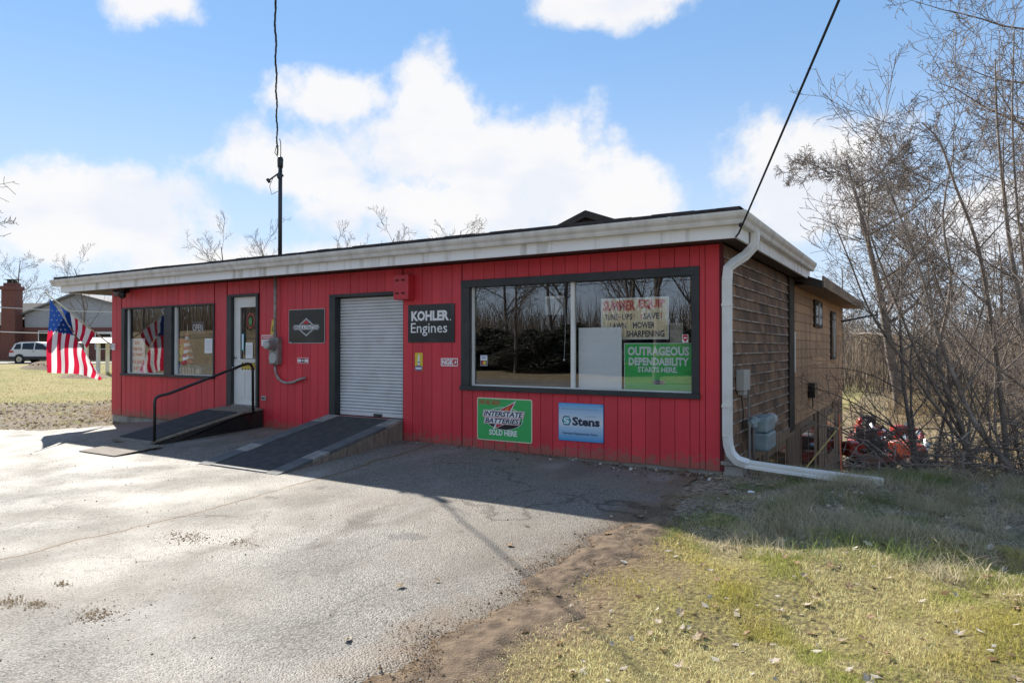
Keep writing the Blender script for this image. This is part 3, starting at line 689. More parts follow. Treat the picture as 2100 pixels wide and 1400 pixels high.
# electric meter, conduit and service mast
em = tag(empty('electric_meter', (-9.97, 8.3, 1.15)), 'grey electric meter box with curved conduit on the red wall', 'meter')
T3 = Matrix.Translation((9.97, -8.3, -1.15))
def ep(mb, name, m, **k): return rpart(mb, name, m, em, T3, **k)
ep(MB().box(-10.08,-9.85,8.19,8.297,1.155,1.63), 'meter_box', M['grey'], bevel=.012)
ep(MB().cyl((-9.965,8.19,1.50),(-9.965,8.15,1.50),.105,.10,20).cyl((-9.965,8.15,1.50),(-9.965,8.05,1.50),.082,.078,20), 'meter_dial', M['grey'], smooth=False)
ep(MB().cyl((-9.965,8.05,1.50),(-9.965,8.02,1.50),.076,.06,20), 'dial_glass', M['plas'])
ep(MB().cyl((-9.965,8.19,1.27),(-9.965,8.172,1.27),.10,.095,20), 'blank_cover', M['plas'])
ep(MB().tube([(-9.98,8.25,1.16),(-9.98,8.25,1.05),(-9.95,8.25,.97),(-9.88,8.25,.89),(-9.78,8.25,.845),(-9.66,8.25,.83),(-9.5,8.25,.85),(-9.36,8.25,.90),(-9.28,8.26,.92),(-9.24,8.30,.925)], .024, 8), 'conduit', M['rustpipe'], smooth=True)
ms = tag(empty('service_mast', (-9.95, 8.22, 1.64)), 'tall dark service mast with pipe running up through the white eave', 'mast')
T4 = Matrix.Translation((9.95, -8.22, -1.64))
def mp_(mb, name, m, **k): return rpart(mb, name, m, ms, T4, **k)
mp_(MB().cyl((-9.95,8.22,1.64),(-9.95,8.22,2.74),.030,.030,10), 'lower_pipe', M['rustpipe'], smooth=True)
mp_(MB().cyl((-9.95,8.22,1.60),(-9.95,8.22,1.72),.036,.036,10), 'coupling', M['grey'])
MX, MY = -10.58, 8.85
mp_(MB().cyl((MX,MY,3.0),(MX,MY,4.93),.039,.039,10), 'pole', M['mast'], smooth=True)
mp_(MB().cyl((MX,MY,3.03),(MX,MY,3.12),.09,.045,12), 'roof_boot', M['mast'])
mp_(MB().cyl((MX,MY,4.90),(MX,MY,5.06),.052,.058,10).ball((MX,MY,5.06),.058), 'weatherhead', M['mast'], smooth=True)
mp_(MB().cyl((MX,MY-.02,4.80),(MX-.19,MY-.12,4.65),.016).cyl((MX-.21,MY-.13,4.68),(MX-.17,MY-.11,4.62),.03).cyl((MX,MY-.02,4.94),(MX+.12,MY-.14,4.69),.014).cyl((MX+.11,MY-.13,4.72),(MX+.14,MY-.15,4.65),.028).cyl((MX-.07,MY,4.74),(MX+.07,MY,4.74),.025), 'bracket', M['mast'])
mp_(MB().tube([(MX,MY-.02,5.06),(MX-.06,MY-.08,5.18),(MX-.03,MY-.06,5.33),(MX+.02,MY-.05,5.29)], .008, 5).tube([(MX,MY-.02,5.08),(MX+.11,MY-.08,5.12),(MX+.13,MY-.10,5.33),(MX+.10,MY-.10,5.41)], .008, 5).tube([(MX-.05,MY-.12,4.7),(MX-.18,MY-.1,4.55),(MX-.12,MY-.1,4.38),(MX-.02,MY-.04,4.44)], .006, 4), 'drip_loop', M['wire'])
# service cables
def sag(a, b, n, s): 
    a, b = Vector(a), Vector(b)
    return [a.lerp(b, i/n)-Vector((0,0,s*4*(i/n)*(1-i/n))) for i in range(n+1)]
tw = MB(); base = sag((MX,MY-.07,5.12), (3.2,-2.85,9.4), 160, .10)
for ph in (0, 2.1, 4.2):
    tw.tube([p+Vector((.013*math.cos(i*1.3+ph), .006*math.sin(i*1.3+ph), .013*math.sin(i*1.3+ph)))+Vector((.012*math.sin(i*.9)*(i<60),0,0)) for i, p in enumerate(base)], .007, 4)
tag(tw.build('service_cable', M['wire']), 'thin twisted cable rising from the top of the mast', 'cable')
tc_ = MB().tube(sag((-1.80,7.86,2.74), (3.5,-2.5,7.9), 24, .05), .011, 6).tube([(-1.84,7.88,2.70),(-1.80,7.86,2.74)], .01, 6).ball((-1.765,7.80,2.82), .025)
tag(tc_.build('drop_cable', M['wire']), 'thick black cable slanting up from the white roof corner', 'cable')
up = tag(empty('utility_pole', (3.4,-2.6,-.3)), 'brown wooden utility pole holding both cables', 'pole')
MB().tube([(0,0,0),(0,0,6),(0,0,11.6)], [.15,.13,.11], 12).build('shaft', M['tanlow'], up, smooth=True)
MB().box(-.06,.06,-1.1,1.1,11.1,11.22).build('crossarm', M['tanlow'], up)
# red speaker box over the roller door
sb = tag(empty('alarm_box', (-6.97, 8.2, 2.2)), 'red painted metal box above the right side of roller door', 'box')
MB().box(-.15,.15,-.06,.097,0,.385).build('housing', M['redbox'], sb, bevel=.01)
for xx, zz in ((-.07,.10),(.05,.10),(-.07,.30),(.05,.30)): MB().box(xx-.035,xx+.03,-.066,-.061,zz-.015,zz+.015).build('louvre', M['redback'], sb)
# flood light at the left corner
fl = tag(empty('floodlight', (-14.75, 8.25, 2.64)), 'twin black floodlight under the eave above the office window', 'lamp')
MB().cyl((0,.05,.04),(0,-.02,.04),.05,.05).build('base_plate', M['blackmetal'], fl)
MB().cyl((.0,-.02,.04),(.09,-.10,-.02),.02,.02).cyl((.07,-.07,0),(.20,-.20,-.08),.035,.075,14).build('lamp_head', M['blackmetal'], fl, smooth=True)
MB().cyl((0,-.02,.04),(-.07,-.08,.02),.02,.02).cyl((-.05,-.06,.02),(-.17,-.16,-.04),.035,.07,14).build('lamp_head', M['grey'], fl, smooth=True)
# outlet
ol = tag(empty('wall_outlet', (-10.33, 8.3, .535)), 'small grey outlet cover low on the red wall beside the door', 'outlet')
MB().box(-.055,.055,-.03,-.005,-.04,.04).build('cover', M['plas'], ol, bevel=.004)
MB().cyl((-.02,-.031,0),(-.02,-.036,0),.018).cyl((.025,-.031,0),(.025,-.036,0),.018).build('socket', M['black'], ol)
# gas meter
gm = tag(empty('gas_meter', (-1.98, 9.75, .02)), 'grey-blue gas meter with pipes on the brown shingle wall', 'meter')
MB().box(-.07,.16,-.16,.40,.04,.28).build('meter_body', M['gasgrey'], gm, bevel=.03)
MB().box(-.06,.15,-.14,.38,.285,.50).build('meter_top', M['gasgrey'], gm, bevel=.03)
MB().cyl((.05,.40,.40),(.05,.62,.40),.09,.10,14).cyl((.05,.62,.40),(.05,.66,.40),.075,.075,14).build('regulator', M['plas'], gm)
MB().tube([(.03,-.10,.50),(.03,-.10,.46),(.0,-.28,.44),(-.02,-.42,.44)], .04, 8).cyl((.0,-.30,.38),(.0,-.30,.52),.05,.05,10).build('valve', M['gasgrey'], gm)
MB().tube([(-.03,-.42,.44),(-.03,-.42,.2),(-.03,-.42,-.25)], .022, 8).tube([(-.05,-.36,.9),(-.05,-.36,.45)], .014, 6).tube([(0,-.3,.38),(0,-.3,.1),(0,-.22,-.2)], .018, 6).build('pipe', M['grey'], gm)
eb = tag(empty('junction_box', (-2.07, 9.15, .90)), 'small pale grey box on the brown shingles behind the downspout', 'box')
MB().box(-.03,.08,-.16,.16,0,.27).build('housing', M['plas'], eb, bevel=.01)
MB().box(-.02,.06,-.10,.08,-.055,-.001).build('gland', M['plas'], eb)
MB().tube([(0,0,-.05),(.02,.03,-.3),(0,.05,-.5)], .008, 5).build('lead', M['wire'], eb)
bb = tag(empty('cable_box', (-2.07, 15.4, .42)), 'small black cable box on the tan rear wall', 'box')
MB().box(-.03,.10,-.2,.2,0,.30).build('housing', M['blackmetal'], bb, bevel=.01)
MB().tube([(.03,0,0),(.03,.02,-.2)], .012, 5).build('lead', M['wire'], bb)

# ------------------------------------------------------------------ signs
def sign(name, x0, x1, z0, z1, face, label, y=WY-.012, r=.0, border=None, bw=.012, cat='sign', th=.008, group=None):
    o = tag(empty(name, ((x0+x1)/2, y, z0)), label, cat, group)
    T = Matrix.Translation((-(x0+x1)/2, -y, -z0))
    def pt(mb, n, m):
        q = mb.build(n, m, o); q.matrix_parent_inverse = T; return q
    if border:
        pt(MB().rrect(x0, x1, z0, z1, max(r,.003), y, y+th), 'rim', M[border])
        pt(MB().rrect(x0+bw, x1-bw, z0+bw, z1-bw, max(r-bw*.6,.002), y-.002, y-.0003), 'face', face)
    else: pt(MB().rrect(x0, x1, z0, z1, max(r,.002), y-.002, y+th), 'face', face)
    W_, H_ = x1-x0, z1-z0; lev = [0]
    if W_ > .6 and y < WY:
        for sx_, sz_ in ((x0+.03,z0+.03),(x1-.03,z0+.03),(x0+.03,z1-.03),(x1-.03,z1-.03)): pt(MB().cyl((sx_,y-.001,sz_),(sx_,y-.006,sz_),.007,.005,8), 'screw', M['grey'])
    def t(s, fx0, fx1, ft, fb, m, bold=0, shear=0, lift=1, n='lettering', rz=0):
        q = text(n, s, x0+fx0*W_, x0+fx1*W_, z1-fb*H_, z1-ft*H_, y-.002-.0012*lift, M[m], o, bold, shear, rz=rz); q.matrix_parent_inverse = T; return q
    def shape(pts, m, lift=1, n='mark'):
        mb = MB(); P_ = [(x0+a*W_, z1-b*H_) for a, b in pts]
        ar = sum(P_[i][0]*P_[(i+1)%len(P_)][1]-P_[(i+1)%len(P_)][0]*P_[i][1] for i in range(len(P_)))
        if ar < 0: P_ = P_[::-1]
        yy = y-.002-.0012*lift
        mb.add([(a, yy, b) for a, b in P_], [tuple(range(len(P_)))]); return pt(mb, n, M[m])
    return t, shape
def ell(cx, cy, rx, ry, n=40, a0=0, a1=360): return [(cx+rx*math.cos(rad(a0+(a1-a0)*i/n)), cy+ry*math.sin(rad(a0+(a1-a0)*i/n))) for i in range(n if a1-a0 == 360 else n+1)]
# engine maker's diamond sign
t, s = sign('engine_sign', -9.676, -8.777, 1.53, 2.126, M['signblack'], 'black square sign with silver diamond left of the roller door', border='ink_silver', r=.02, bw=.010)
s([(.5,.26),(.78,.535),(.5,.80),(.22,.535)], 'ink_silver', 1); s([(.5,.315),(.725,.535),(.5,.745),(.275,.535)], 'signblack', 2)
s([(.5,.325),(.60,.43),(.40,.43)], 'ink_red', 3)
s([(.16,.46),(.84,.46),(.87,.53),(.84,.61),(.16,.61),(.13,.53)], 'ink_silver', 4); s([(.165,.475),(.835,.475),(.858,.53),(.835,.597),(.165,.597),(.142,.53)], 'ink_black', 5)
s([(.175,.487),(.825,.487),(.845,.53),(.825,.585),(.175,.585),(.155,.53)], 'ink_white', 6)
t('BRIGGS & STRATTON', .175, .825, .50, .575, 'ink_black', .025, lift=7)
t('®', .70, .715, .66, .68, 'ink_silver'); s(ell(.055,.965,.03,.012), 'ink_silver')
# lettered engines sign
t, s = sign('engine_sign', -6.943, -6.047, 1.535, 2.12, M['signblack'], 'black sign with two white words right of the roller door')
t('KOHLER', .075, .885, .165, .435, 'ink_white', .045); t('.', .905, .93, .40, .435, 'ink_white', .03)
t('Engines', .065, .85, .485, .83, 'ink_white', .004)
# battery sign
def battery(t, s):
    s(ell(.5,.47,.345,.265), 'ink_white', 1); s(ell(.5,.47,.335,.253), 'ink_green', 2); s(ell(.5,.47,.335,.253,24,15,165), 'ink_black', 3)
    s([(.725,.045),(.385,.30),(.63,.30)], 'ink_white', 4); s([(.70,.085),(.41,.29),(.61,.29)], 'ink_red', 5); s([(.62,.16),(.50,.28),(.58,.28)], 'ink_orange', 6)
    s([(.36,.55),(.60,.55),(.30,.74)], 'ink_white', 4); s([(.385,.56),(.565,.56),(.345,.70)], 'ink_red', 5)
    s([(.13,.28),(.88,.28),(.855,.445),(.805,.445),(.78,.605),(.13,.605),(.15,.445),(.105,.445)], 'ink_white', 7)
    s([(.135,.287),(.872,.287),(.85,.44),(.11,.44)], 'ink_red', 8); s([(.158,.452),(.80,.452),(.775,.598),(.138,.598)], 'ink_red', 8)
    s([(.142,.295),(.865,.295),(.845,.432),(.118,.432)], 'ink_white', 9); s([(.165,.46),(.793,.46),(.77,.59),(.145,.59)], 'ink_white', 9)
    t('INTERSTATE', .135, .85, .305, .425, 'ink_navy', .03, .25, 10); t('BATTERIES', .16, .78, .468, .582, 'ink_navy', .03, .25, 10)
t, s = sign('battery_sign', -5.637, -4.711, .116, .73, M['ink_green'], 'green battery sign with white oval logo, below the display window', border='ink_cream', r=.03, bw=.014)
battery(t, s); t('LAWN AND GARDEN', .035, .425, .045, .165, 'ink_red', .02); t('SOLD HERE', .23, .735, .735, .87, 'ink_white', .035)
# parts sign, blue to white
stb = vgrad('blue_fade_print', [(0,(.04,.30,.62)),(.35,(.42,.58,.74)),(.5,(.68,.72,.76)),(.72,(.45,.60,.75)),(1,(.10,.38,.70))], .20, .71)
t, s = sign('parts_sign', -4.298, -3.632, .20, .711, stb, 'pale blue and white parts sign, below the display window', border='ink_blue', r=.015, bw=.006)
t('HELPING BUSINESS RUN BETTER', .08, .88, .14, .175, 'ink_grey', 0); t('ASK FOR', .62, .83, .315, .355, 'ink_grey', 0)
s([(.185-.105,.47),(.185-.06,.35),(.185+.06,.35),(.185+.105,.47),(.185+.06,.59),(.185-.06,.59)], 'ink_navy', 1)
s([(.185-.085,.47),(.185-.05,.37),(.185+.05,.37),(.185+.085,.47),(.185+.05,.57),(.185-.05,.57)], 'ink_teal', 2)
s([(.12,.43),(.15,.39),(.25,.39),(.24,.42),(.16,.42),(.15,.44),(.22,.46),(.25,.50),(.22,.55),(.12,.55),(.13,.52),(.20,.52),(.21,.50),(.14,.48)], 'ink_paper', 3)
t('Stens', .315, .92, .36, .59, 'ink_navy', .045); t('Genuine Replacement Parts', .10, .87, .765, .845, 'ink_navy', .02)
# small stickers on the wall
t, s = sign('plug_sticker', -6.806, -6.656, 1.10, 1.376, M['ink_yellow'], 'yellow rounded sticker picturing a white spark plug', r=.02, cat='sticker', th=.004, y=WY-.008)
s([(.42,.12),(.58,.12),(.62,.30),(.60,.42),(.68,.46),(.68,.58),(.60,.62),(.58,.72),(.42,.72),(.40,.62),(.32,.58),(.32,.46),(.40,.42),(.38,.30)], 'ink_white', 1)
s([(.32,.48),(.68,.48),(.68,.56),(.32,.56)], 'ink_grey', 2); s(ell(.5,.86,.52,.16), 'ink_purple', 3); s([(.1,.82),(.9,.82),(.86,.92),(.14,.92)], 'ink_white', 4)
t, s = sign('plug_sticker', -6.303, -5.989, 1.176, 1.297, M['ink_white'], 'white and red sticker with three bold letters beside display window', r=.012, cat='sticker', th=.004, y=WY-.008)
s([(.04,.12),(.96,.12),(.96,.88),(.04,.88)], 'ink_red', 1); t('NGK', .07, .78, .16, .84, 'ink_white', .05, lift=2); s([(.92,.14),(.78,.60),(.85,.60),(.78,.84),(.95,.45),(.88,.45)], 'ink_white', 2)
t, s = sign('parts_sticker', -9.451, -9.181, 1.18, 1.28, M['ink_paper'], 'small white and red sticker below the silver diamond sign', cat='sticker', th=.004, y=WY-.008)
s([(.03,.06),(.97,.06),(.97,.28),(.03,.28)], 'ink_red', 1); s([(.03,.76),(.97,.76),(.97,.94),(.03,.94)], 'ink_red', 1); s(ell(.5,.5,.17,.34), 'ink_navy', 2); s(ell(.5,.5,.09,.18), 'ink_white', 3)
t, s = sign('warning_sign', -10.406, -10.11, 1.486, 1.683, M['ink_white'], 'small white warning sign with red header beside the meter', cat='sign', th=.004, y=WY-.008, r=.008)
s([(.05,.08),(.95,.08),(.95,.42),(.05,.42)], 'ink_red', 1); t('WARNING', .12, .88, .17, .34, 'ink_white', .03, lift=2)
for k in range(3): s([(.1,.55+.12*k),(.6,.55+.12*k),(.6,.59+.12*k),(.1,.59+.12*k)], 'ink_grey', 1)
o = tag(empty('arrow_tag', (-10.11, WY-.012, 1.69)), 'narrow yellow tag with black arrow beside the meter pipe', 'tag')
o.rotation_euler = (0, rad(8), 0)
MB().box(-.042,.042,-.004,.006,0,.27).build('face', M['ink_yellow'], o)
MB().add([(-.008,-.006,.06),(.008,-.006,.06),(.008,-.006,.16),(-.008,-.006,.16),(-.022,-.006,.08),(0,-.006,.045),(.022,-.006,.08)], [(0,1,2,3),(4,5,6)]) or None
a = MB(); a.add([(-.008,-.006,.08),(.008,-.006,.08),(.008,-.006,.16),(-.008,-.006,.16),(-.024,-.0062,.085),(0,-.0062,.045),(.024,-.0062,.085)], [(0,1,2,3),(4,5,6)]); a.build('arrow', M['ink_black'], o)
# signs behind the display glass
GY = WY+.13
t, s = sign('letter_board', -3.775, -2.83, 1.565, 2.115, M['ink_old'], 'cream letter board headed in red, leaning in the display window', y=GY+.10, border='ink_white', bw=.018)
t('SUMMER', .035, .52, .055, .31, 'red_ink_old', .05); t('EQUIP', .57, .945, .05, .295, 'red_ink_old', .05)
t('TUNE', .06, .255, .385, .53, 'ink_navy', .03); t('-', .265, .305, .445, .47, 'ink_red', .03); t('UPS', .325, .475, .385, .53, 'ink_navy', .03); t('!', .495, .51, .385, .53, 'ink_red', .02)
t('$', .60, .625, .395, .54, 'ink_red', .01); t('SAVE', .64, .865, .375, .525, 'ink_navy', .03); t('$', .885, .91, .375, .52, 'ink_red', .01)
t('LAWN', .145, .385, .595, .74, 'ink_navy', .03); t('MOWER', .485, .805, .585, .735, 'ink_navy', .03); t('SHARPENING', .385, .94, .79, .945, 'ink_navy', .03)
t, s = sign('blank_board', -4.06, -3.437, .902, 1.725, M['ink_paper'], 'blank white board standing in the display window', y=GY, th=.012)
grn = mat('green_print', (.05,.50,.11), .35, (.36,.56,.10), 2.2, .56, .75, stretch=(.6,1,2.5))
t, s = sign('battery_poster', -3.405, -2.503, .902, 1.515, grn, 'green poster with big pale letters in the display window corner', y=GY+.01, border='ink_paper', bw=.008)
t('OUTRAGEOUS', .055, .96, .075, .265, 'ink_paper', .04); t('DEPENDABILITY', .07, .955, .305, .47, 'ink_paper', .04); t('STARTS HERE.', .21, .795, .50, .615, 'ink_paper', .035)
s(ell(.52,.82,.095,.055), 'ink_silver', 1); s(ell(.52,.82,.085,.045), 'ink_black', 2); s([(.43,.795),(.62,.795),(.60,.845),(.43,.845)], 'ink_silver', 3); t('INTERSTATE', .44,.60,.802,.818,'ink_navy',.02,lift=4); t('BATTERIES', .44,.59,.824,.84,'ink_navy',.02,lift=4)
foil = tag(MB().box(-2.80,-2.63,GY+.05,GY+.065,1.2,1.765).build('foil_panel', mat('crumpled_foil', (.34,.32,.27), .35, (.2,.19,.15), 9, bump=1.0, bscale=14, metallic=.6)), 'crumpled silver foil panel behind the green poster', 'panel')
t, s = sign('shield_sticker', -2.605, -2.53, 1.52, 1.62, M['ink_white'], 'small red shield sticker at right edge of display glass', y=WY+.070, th=.001, cat='sticker')
s([(.08,.06),(.5,.02),(.92,.06),(.9,.6),(.5,.96),(.1,.6)], 'ink_red', 1); s([(.25,.35),(.75,.35),(.75,.5),(.25,.5)], 'ink_white', 2)
t, s = sign('card_sticker', -5.633, -5.513, 1.19, 1.346, M['ink_white'], 'small payment sticker at left of the display glass', y=WY+.069, th=.001, cat='sticker')
s([(.04,.03),(.96,.03),(.96,.08),(.04,.08)], 'ink_blue', 1); t('VISA', .14, .86, .15, .36, 'ink_blue', .02, .2); s([(.04,.5),(.96,.5),(.96,.96),(.04,.96)], 'ink_navy', 1); s(ell(.36,.72,.22,.17), 'ink_red', 2); s(ell(.64,.72,.22,.17), 'ink_yellow', 3)
lk = tag(empty('hanging_sheet', (-4.58, GY+.3, 1.93)), 'pale hanging sheet with a pull string inside the display window', 'sheet')
MB().box(-.16,.14,0,.02,0,.235).build('sheet', M['ink_grey'], lk); MB().box(-.16,.14,-.004,.024,.236,.27).build('top_rail', M['ink_white'], lk)
MB().tube([(.155,-.01,.25),(.17,-.01,-.2),(.15,-.01,-.62)], .004, 4).ball((.15,-.01,-.65), .016).build('pull_string', M['ink_white'], lk)
# things in the office window
t, s = sign('service_sign', -15.0+.145, -14.36, .905, 1.65, M['ink_paper'], 'white sign with red capitals in the office window', y=GY, th=.01)
for txt, a, b, f0, f1 in (('SNOW',.25,.62,.075,.175),('REMOVAL',.13,.84,.25,.36),('EQUIPMENT',.08,.93,.42,.53),('FOR SERVICE',.1,.95,.62,.74),('& REPAIR',.2,.86,.80,.93)): t(txt, a, b, f0, f1, 'ink_red', .035)
s([(.08,.575),(.92,.575),(.92,.582),(.08,.582)], 'ink_grey')
t, s = sign('yellow_poster', -14.05, -13.28, 1.17, 1.64, M['ink_yellow'], 'yellow poster with orange band behind the office mullion', y=GY+.30, th=.006)
s([(0,0),(1,0),(1,.26),(0,.26)], 'ink_orange'); t('HISTORY', .04, .85, .31, .42, 'ink_red', .02); t('THE', .36, .60, .50, .64, 'ink_navy', .03); t('EVERYTHING', .1, .95, .70, .82, 'ink_navy', .03)
t, s = sign('open_sign', -12.74, -12.33, 1.74, 1.98, M['ink_navy'], 'dark blue open sign in the right half of office window', y=GY+.02, th=.02)
t('OPEN', .1, .9, .24, .8, 'ink_paper', .01)
t, s = sign('paper_notice', -12.19, -11.95, 1.345, 1.634, M['ink_paper'], 'white paper notice taped to right edge of office window', y=WY+.068, th=.001, cat='notice')
for k in range(7): s([(.12,.12+.11*k),(.85,.12+.11*k),(.85,.14+.11*k),(.12,.14+.11*k)], 'ink_grey')
jp = tag(empty('toy_jeep', (-13.3, GY+.25, .885)), 'blue pedal car with white headlamps on the office window ledge', 'toy car')
MB().box(-.62,.55,0,.5,0,.17).box(-.52,.45,.02,.45,.17,.21).build('body', mat('toy_blue', (.05,.26,.42), .35, coat=.4), jp, bevel=.02)
for k in range(7): MB().box(-.40+k*.11,-.36+k*.11,-.012,-.002,.02,.15).build('grille_slot', M['ink_paper'], jp)
for xx in (-.54, .46): MB().cyl((xx,-.03,.08),(xx,.02,.08),.06,.065,14).build('headlamp', M['ink_white'], jp)
tag(MB().box(-14.9,-11.85,WY+.10,WY+.75,.70,.885).build('window_ledge', M['room']), 'wide display ledge inside the office window', 'ledge')
tag(MB().box(-5.8,-2.3,WY+.102,WY+.75,.70,.900).build('window_ledge', M['room']), 'wide display ledge inside the display window', 'ledge')
ff = tag(empty('small_flag', (-12.86, GY+.05, .9)), 'small furled flag on a stick inside the office window', 'flag')
MB().cyl((0,0,0),(-.07,0,1.02),.008,.006,6).build('stick', M['ink_white'], ff)
fm = MB(); 
for i in range(9):
    fm.cur = i % 2; z0 = .85-.07*i; w0 = .02+.012*i
    fm.tube([(-.055+.004*i,-.02,z0),(-.05+.006*i+.02*(i%2),-.02,z0-.072)], [w0, w0+.012], 6, True)
fm.build('cloth', [M['ink_red'], M['ink_white']], ff)
# door notices
t, s = sign('step_sign', -11.03, -10.61, 1.045, 1.175, M['ink_yellow'], 'yellow and black step warning strip across the white door', y=WY+.036, th=.001)
for k in range(5):
    a = .02+k*.2
    s([(a+.03,.0),(a+.12,.0),(a+.09,.26),(a,.26)], 'ink_black'); s([(a,.76),(a+.09,.76),(a+.12,1),(a+.03,1)], 'ink_black')
t('WATCH YOUR STEP', .03, .97, .36, .66, 'ink_black', .02)
t, s = sign('paper_notice', -10.93, -10.73, 1.255, 1.55, M['ink_white'], 'white paper notice inside the glass of the white door', y=WY+.055, th=.001, cat='notice')
for k in range(6): s([(.12,.2+.1*k),(.85,.2+.1*k),(.85,.22+.1*k),(.12,.22+.1*k)], 'ink_grey')
t, s = sign('door_sticker', -11.05, -10.98, 1.40, 1.72, M['ink_teal'], 'narrow blue vertical sticker at left of the door glass', y=WY+.055, th=.001, cat='sticker')
s([(.2,.05),(.8,.05),(.8,.95),(.2,.95)], 'ink_paper')
t, s = sign('round_sticker', -10.98, -10.72, 1.80, 2.12, M['darkglass'], 'round red and green emblem in the upper door glass', y=WY+.10, th=.004, cat='sticker')
s(ell(.5,.5,.46,.46), 'ink_red', 1); s(ell(.5,.5,.34,.36), 'darkglass', 2); s(ell(.5,.55,.16,.24), 'ink_green', 3)

# ------------------------------------------------------------------ flag on its pole
def cloth_mat(name, c):
    m, nt, p = nodes(name); N = nt.nodes.new; L = nt.links.new; nt.nodes.remove(p)
    d = N('ShaderNodeBsdfDiffuse'); d.inputs[0].default_value = (*c, 1); t = N('ShaderNodeBsdfTranslucent'); t.inputs[0].default_value = (*c, 1)
    x = N('ShaderNodeMixShader'); x.inputs[0].default_value = .48; L(d.outputs[0], x.inputs[1]); L(t.outputs[0], x.inputs[2]); L(x.outputs[0], nt.nodes['Material Output'].inputs[0]); return m
FR, FW, FB = cloth_mat('flag_red', (.60,.02,.06)), cloth_mat('flag_white', (.82,.82,.82)), cloth_mat('flag_blue', (.014,.045,.19))
fg = tag(empty('flag', (-15.28, 8.27, 1.46)), 'striped flag with stars hanging from a slanted pole at left corner', 'flag')
FT = Matrix.Translation((15.28, -8.27, -1.46))
def fp(mb, n, m, **k):
    o = mb.build(n, m, fg, **k); o.matrix_parent_inverse = FT; return o
fp(MB().cyl((-15.30,8.29,1.46),(-15.30,6.93,2.56),.014,.012,8).ball((-15.30,6.915,2.57),.022), 'pole', M['ink_cream'], smooth=True)
fp(MB().box(-15.345,-15.255,8.275,8.299,1.40,1.54).cyl((-15.30,8.285,1.464),(-15.30,8.17,1.557),.024,.022,10), 'bracket', M['ink_paper'])
def lerp(a, b, t): return a+(b-a)*t
def flagpt(u, v):                        # u across the 13 stripes, v from the slanting edge down to the hem
    ty, tz = lerp(6.995, 8.03, u), lerp(2.46, .80, u)
    by = lerp(6.925, 8.066, u); bz = .945-.035*math.sin(u*math.pi*.9)-.24*max(0, u-.45)**1.3/.55
    y = lerp(ty, by, v); z = lerp(tz, bz, v)
    x = -15.30+.045*math.sin(u*9+v*1.5)*(.3+v)+.03*math.sin(u*19-v*3)*v+.05*v*math.sin(u*4)
    return (x, y+.015*math.sin(v*7+u*5), z)
NU, NV = 52, 30
fm = MB(); vs = [flagpt(i/NU, j/NV) for j in range(NV+1) for i in range(NU+1)]; fm.v = vs
for j in range(NV):
    for i in range(NU):
        u, v = (i+.5)/NU, (j+.5)/NV; p = flagpt(u, v)
        canton = u < 7/13 and p[2] > lerp(1.80, 1.70, (u/(7/13)))
        fm.f.append((j*(NU+1)+i, j*(NU+1)+i+1, (j+1)*(NU+1)+i+1, (j+1)*(NU+1)+i)); fm.m.append(2 if canton else (0 if int(u*13) % 2 == 0 else 1))
fp(fm, 'cloth', [FR, FW, FB], smooth=True)
f2 = MB(); n = 28
for i in range(n+1):
    a = i/n
    f2.v += [(-15.30+.02*math.sin(a*7), lerp(7.21,7.882,a), lerp(2.30,1.765,a)-.008*math.sin(a*20)), (-15.285, lerp(7.28,7.80,a), lerp(2.12,1.60,a)), (-15.27+.02*math.sin(a*8), lerp(7.33,7.70,a), lerp(1.95,1.44,a))]
for i in range(n):
    a = (i+.5)/n; c = 2 if a < .26 else (1 if int((a-.26)/.1234) % 2 == 0 else 0)
    for q in (0, 1): f2.f.append((i*3+q, i*3+q+1, i*3+4+q, i*3+3+q)); f2.m.append(c)
fp(f2, 'folded_corner', [FR, FW, FB], smooth=True)
stm = MB()
for r_ in range(7):
    for c_ in range(6):
        u = .03+.082*c_+(.04 if r_ % 2 else 0); z = 2.40-.095*r_
        if u > .5: continue
        ty, tz = lerp(6.995, 8.03, u), lerp(2.46, .80, u)
        if z > tz-.05 or z < 1.83-.1*u: continue
        bz = .945; v = (tz-z)/(tz-bz); p = flagpt(u, v)
        pts = []
        for k in range(10):
            a = math.pi/2+k*math.pi/5; rr_ = .024 if k % 2 == 0 else .010
            pts.append((p[0]+.010, p[1]+rr_*math.cos(a), p[2]+rr_*math.sin(a)))
        stm.add(pts, [tuple(range(10))])
fp(stm, 'stars', FW)

# ------------------------------------------------------------------ far left: house, car, pavilion, mound, wires
def local(mb, n, m, par, **k): return mb.build(n, m, par, **k)
M['brick'] = mat('red_brick_far', (.20,.075,.058), .85, (.13,.055,.045), 9, .4, .65)
M['siding'] = mat('grey_siding', (.42,.42,.45), .7, (.36,.36,.40), 2, stretch=(1,1,6))
M['lroof'] = mat('grey_shingle_roof', (.22,.21,.21), .9, (.17,.16,.16), 3)
hs = tag(empty('brick_house', (-70.3, 33.3, .25), YAW), 'grey-roofed house of brick and pale siding behind the white car', 'house')
local(MB().box(-7.2,7.5,0,9,-.6,3.1), 'brick_wall', M['brick'], hs)
gw = local(MB().prism([(-3.6,3.101),(7.5,3.101),(7.5,4.6),(1.2,6.2),(-3.6,4.3)], .02, 8.9), 'siding_wall', M['siding'], hs)
zz = 3.25
for k in range(12):
    xl_ = -3.6; xr_ = 7.5
    if zz > 4.3: xl_ = lerp(-3.6, 1.2, (zz-4.3)/1.9); 
    if zz > 4.6: xr_ = lerp(7.5, 1.2, (zz-4.6)/1.6)
    local(MB().box(xl_, xr_, -.03, .019, zz, zz+.19), 'siding_board', M['siding'], gw); zz += .215
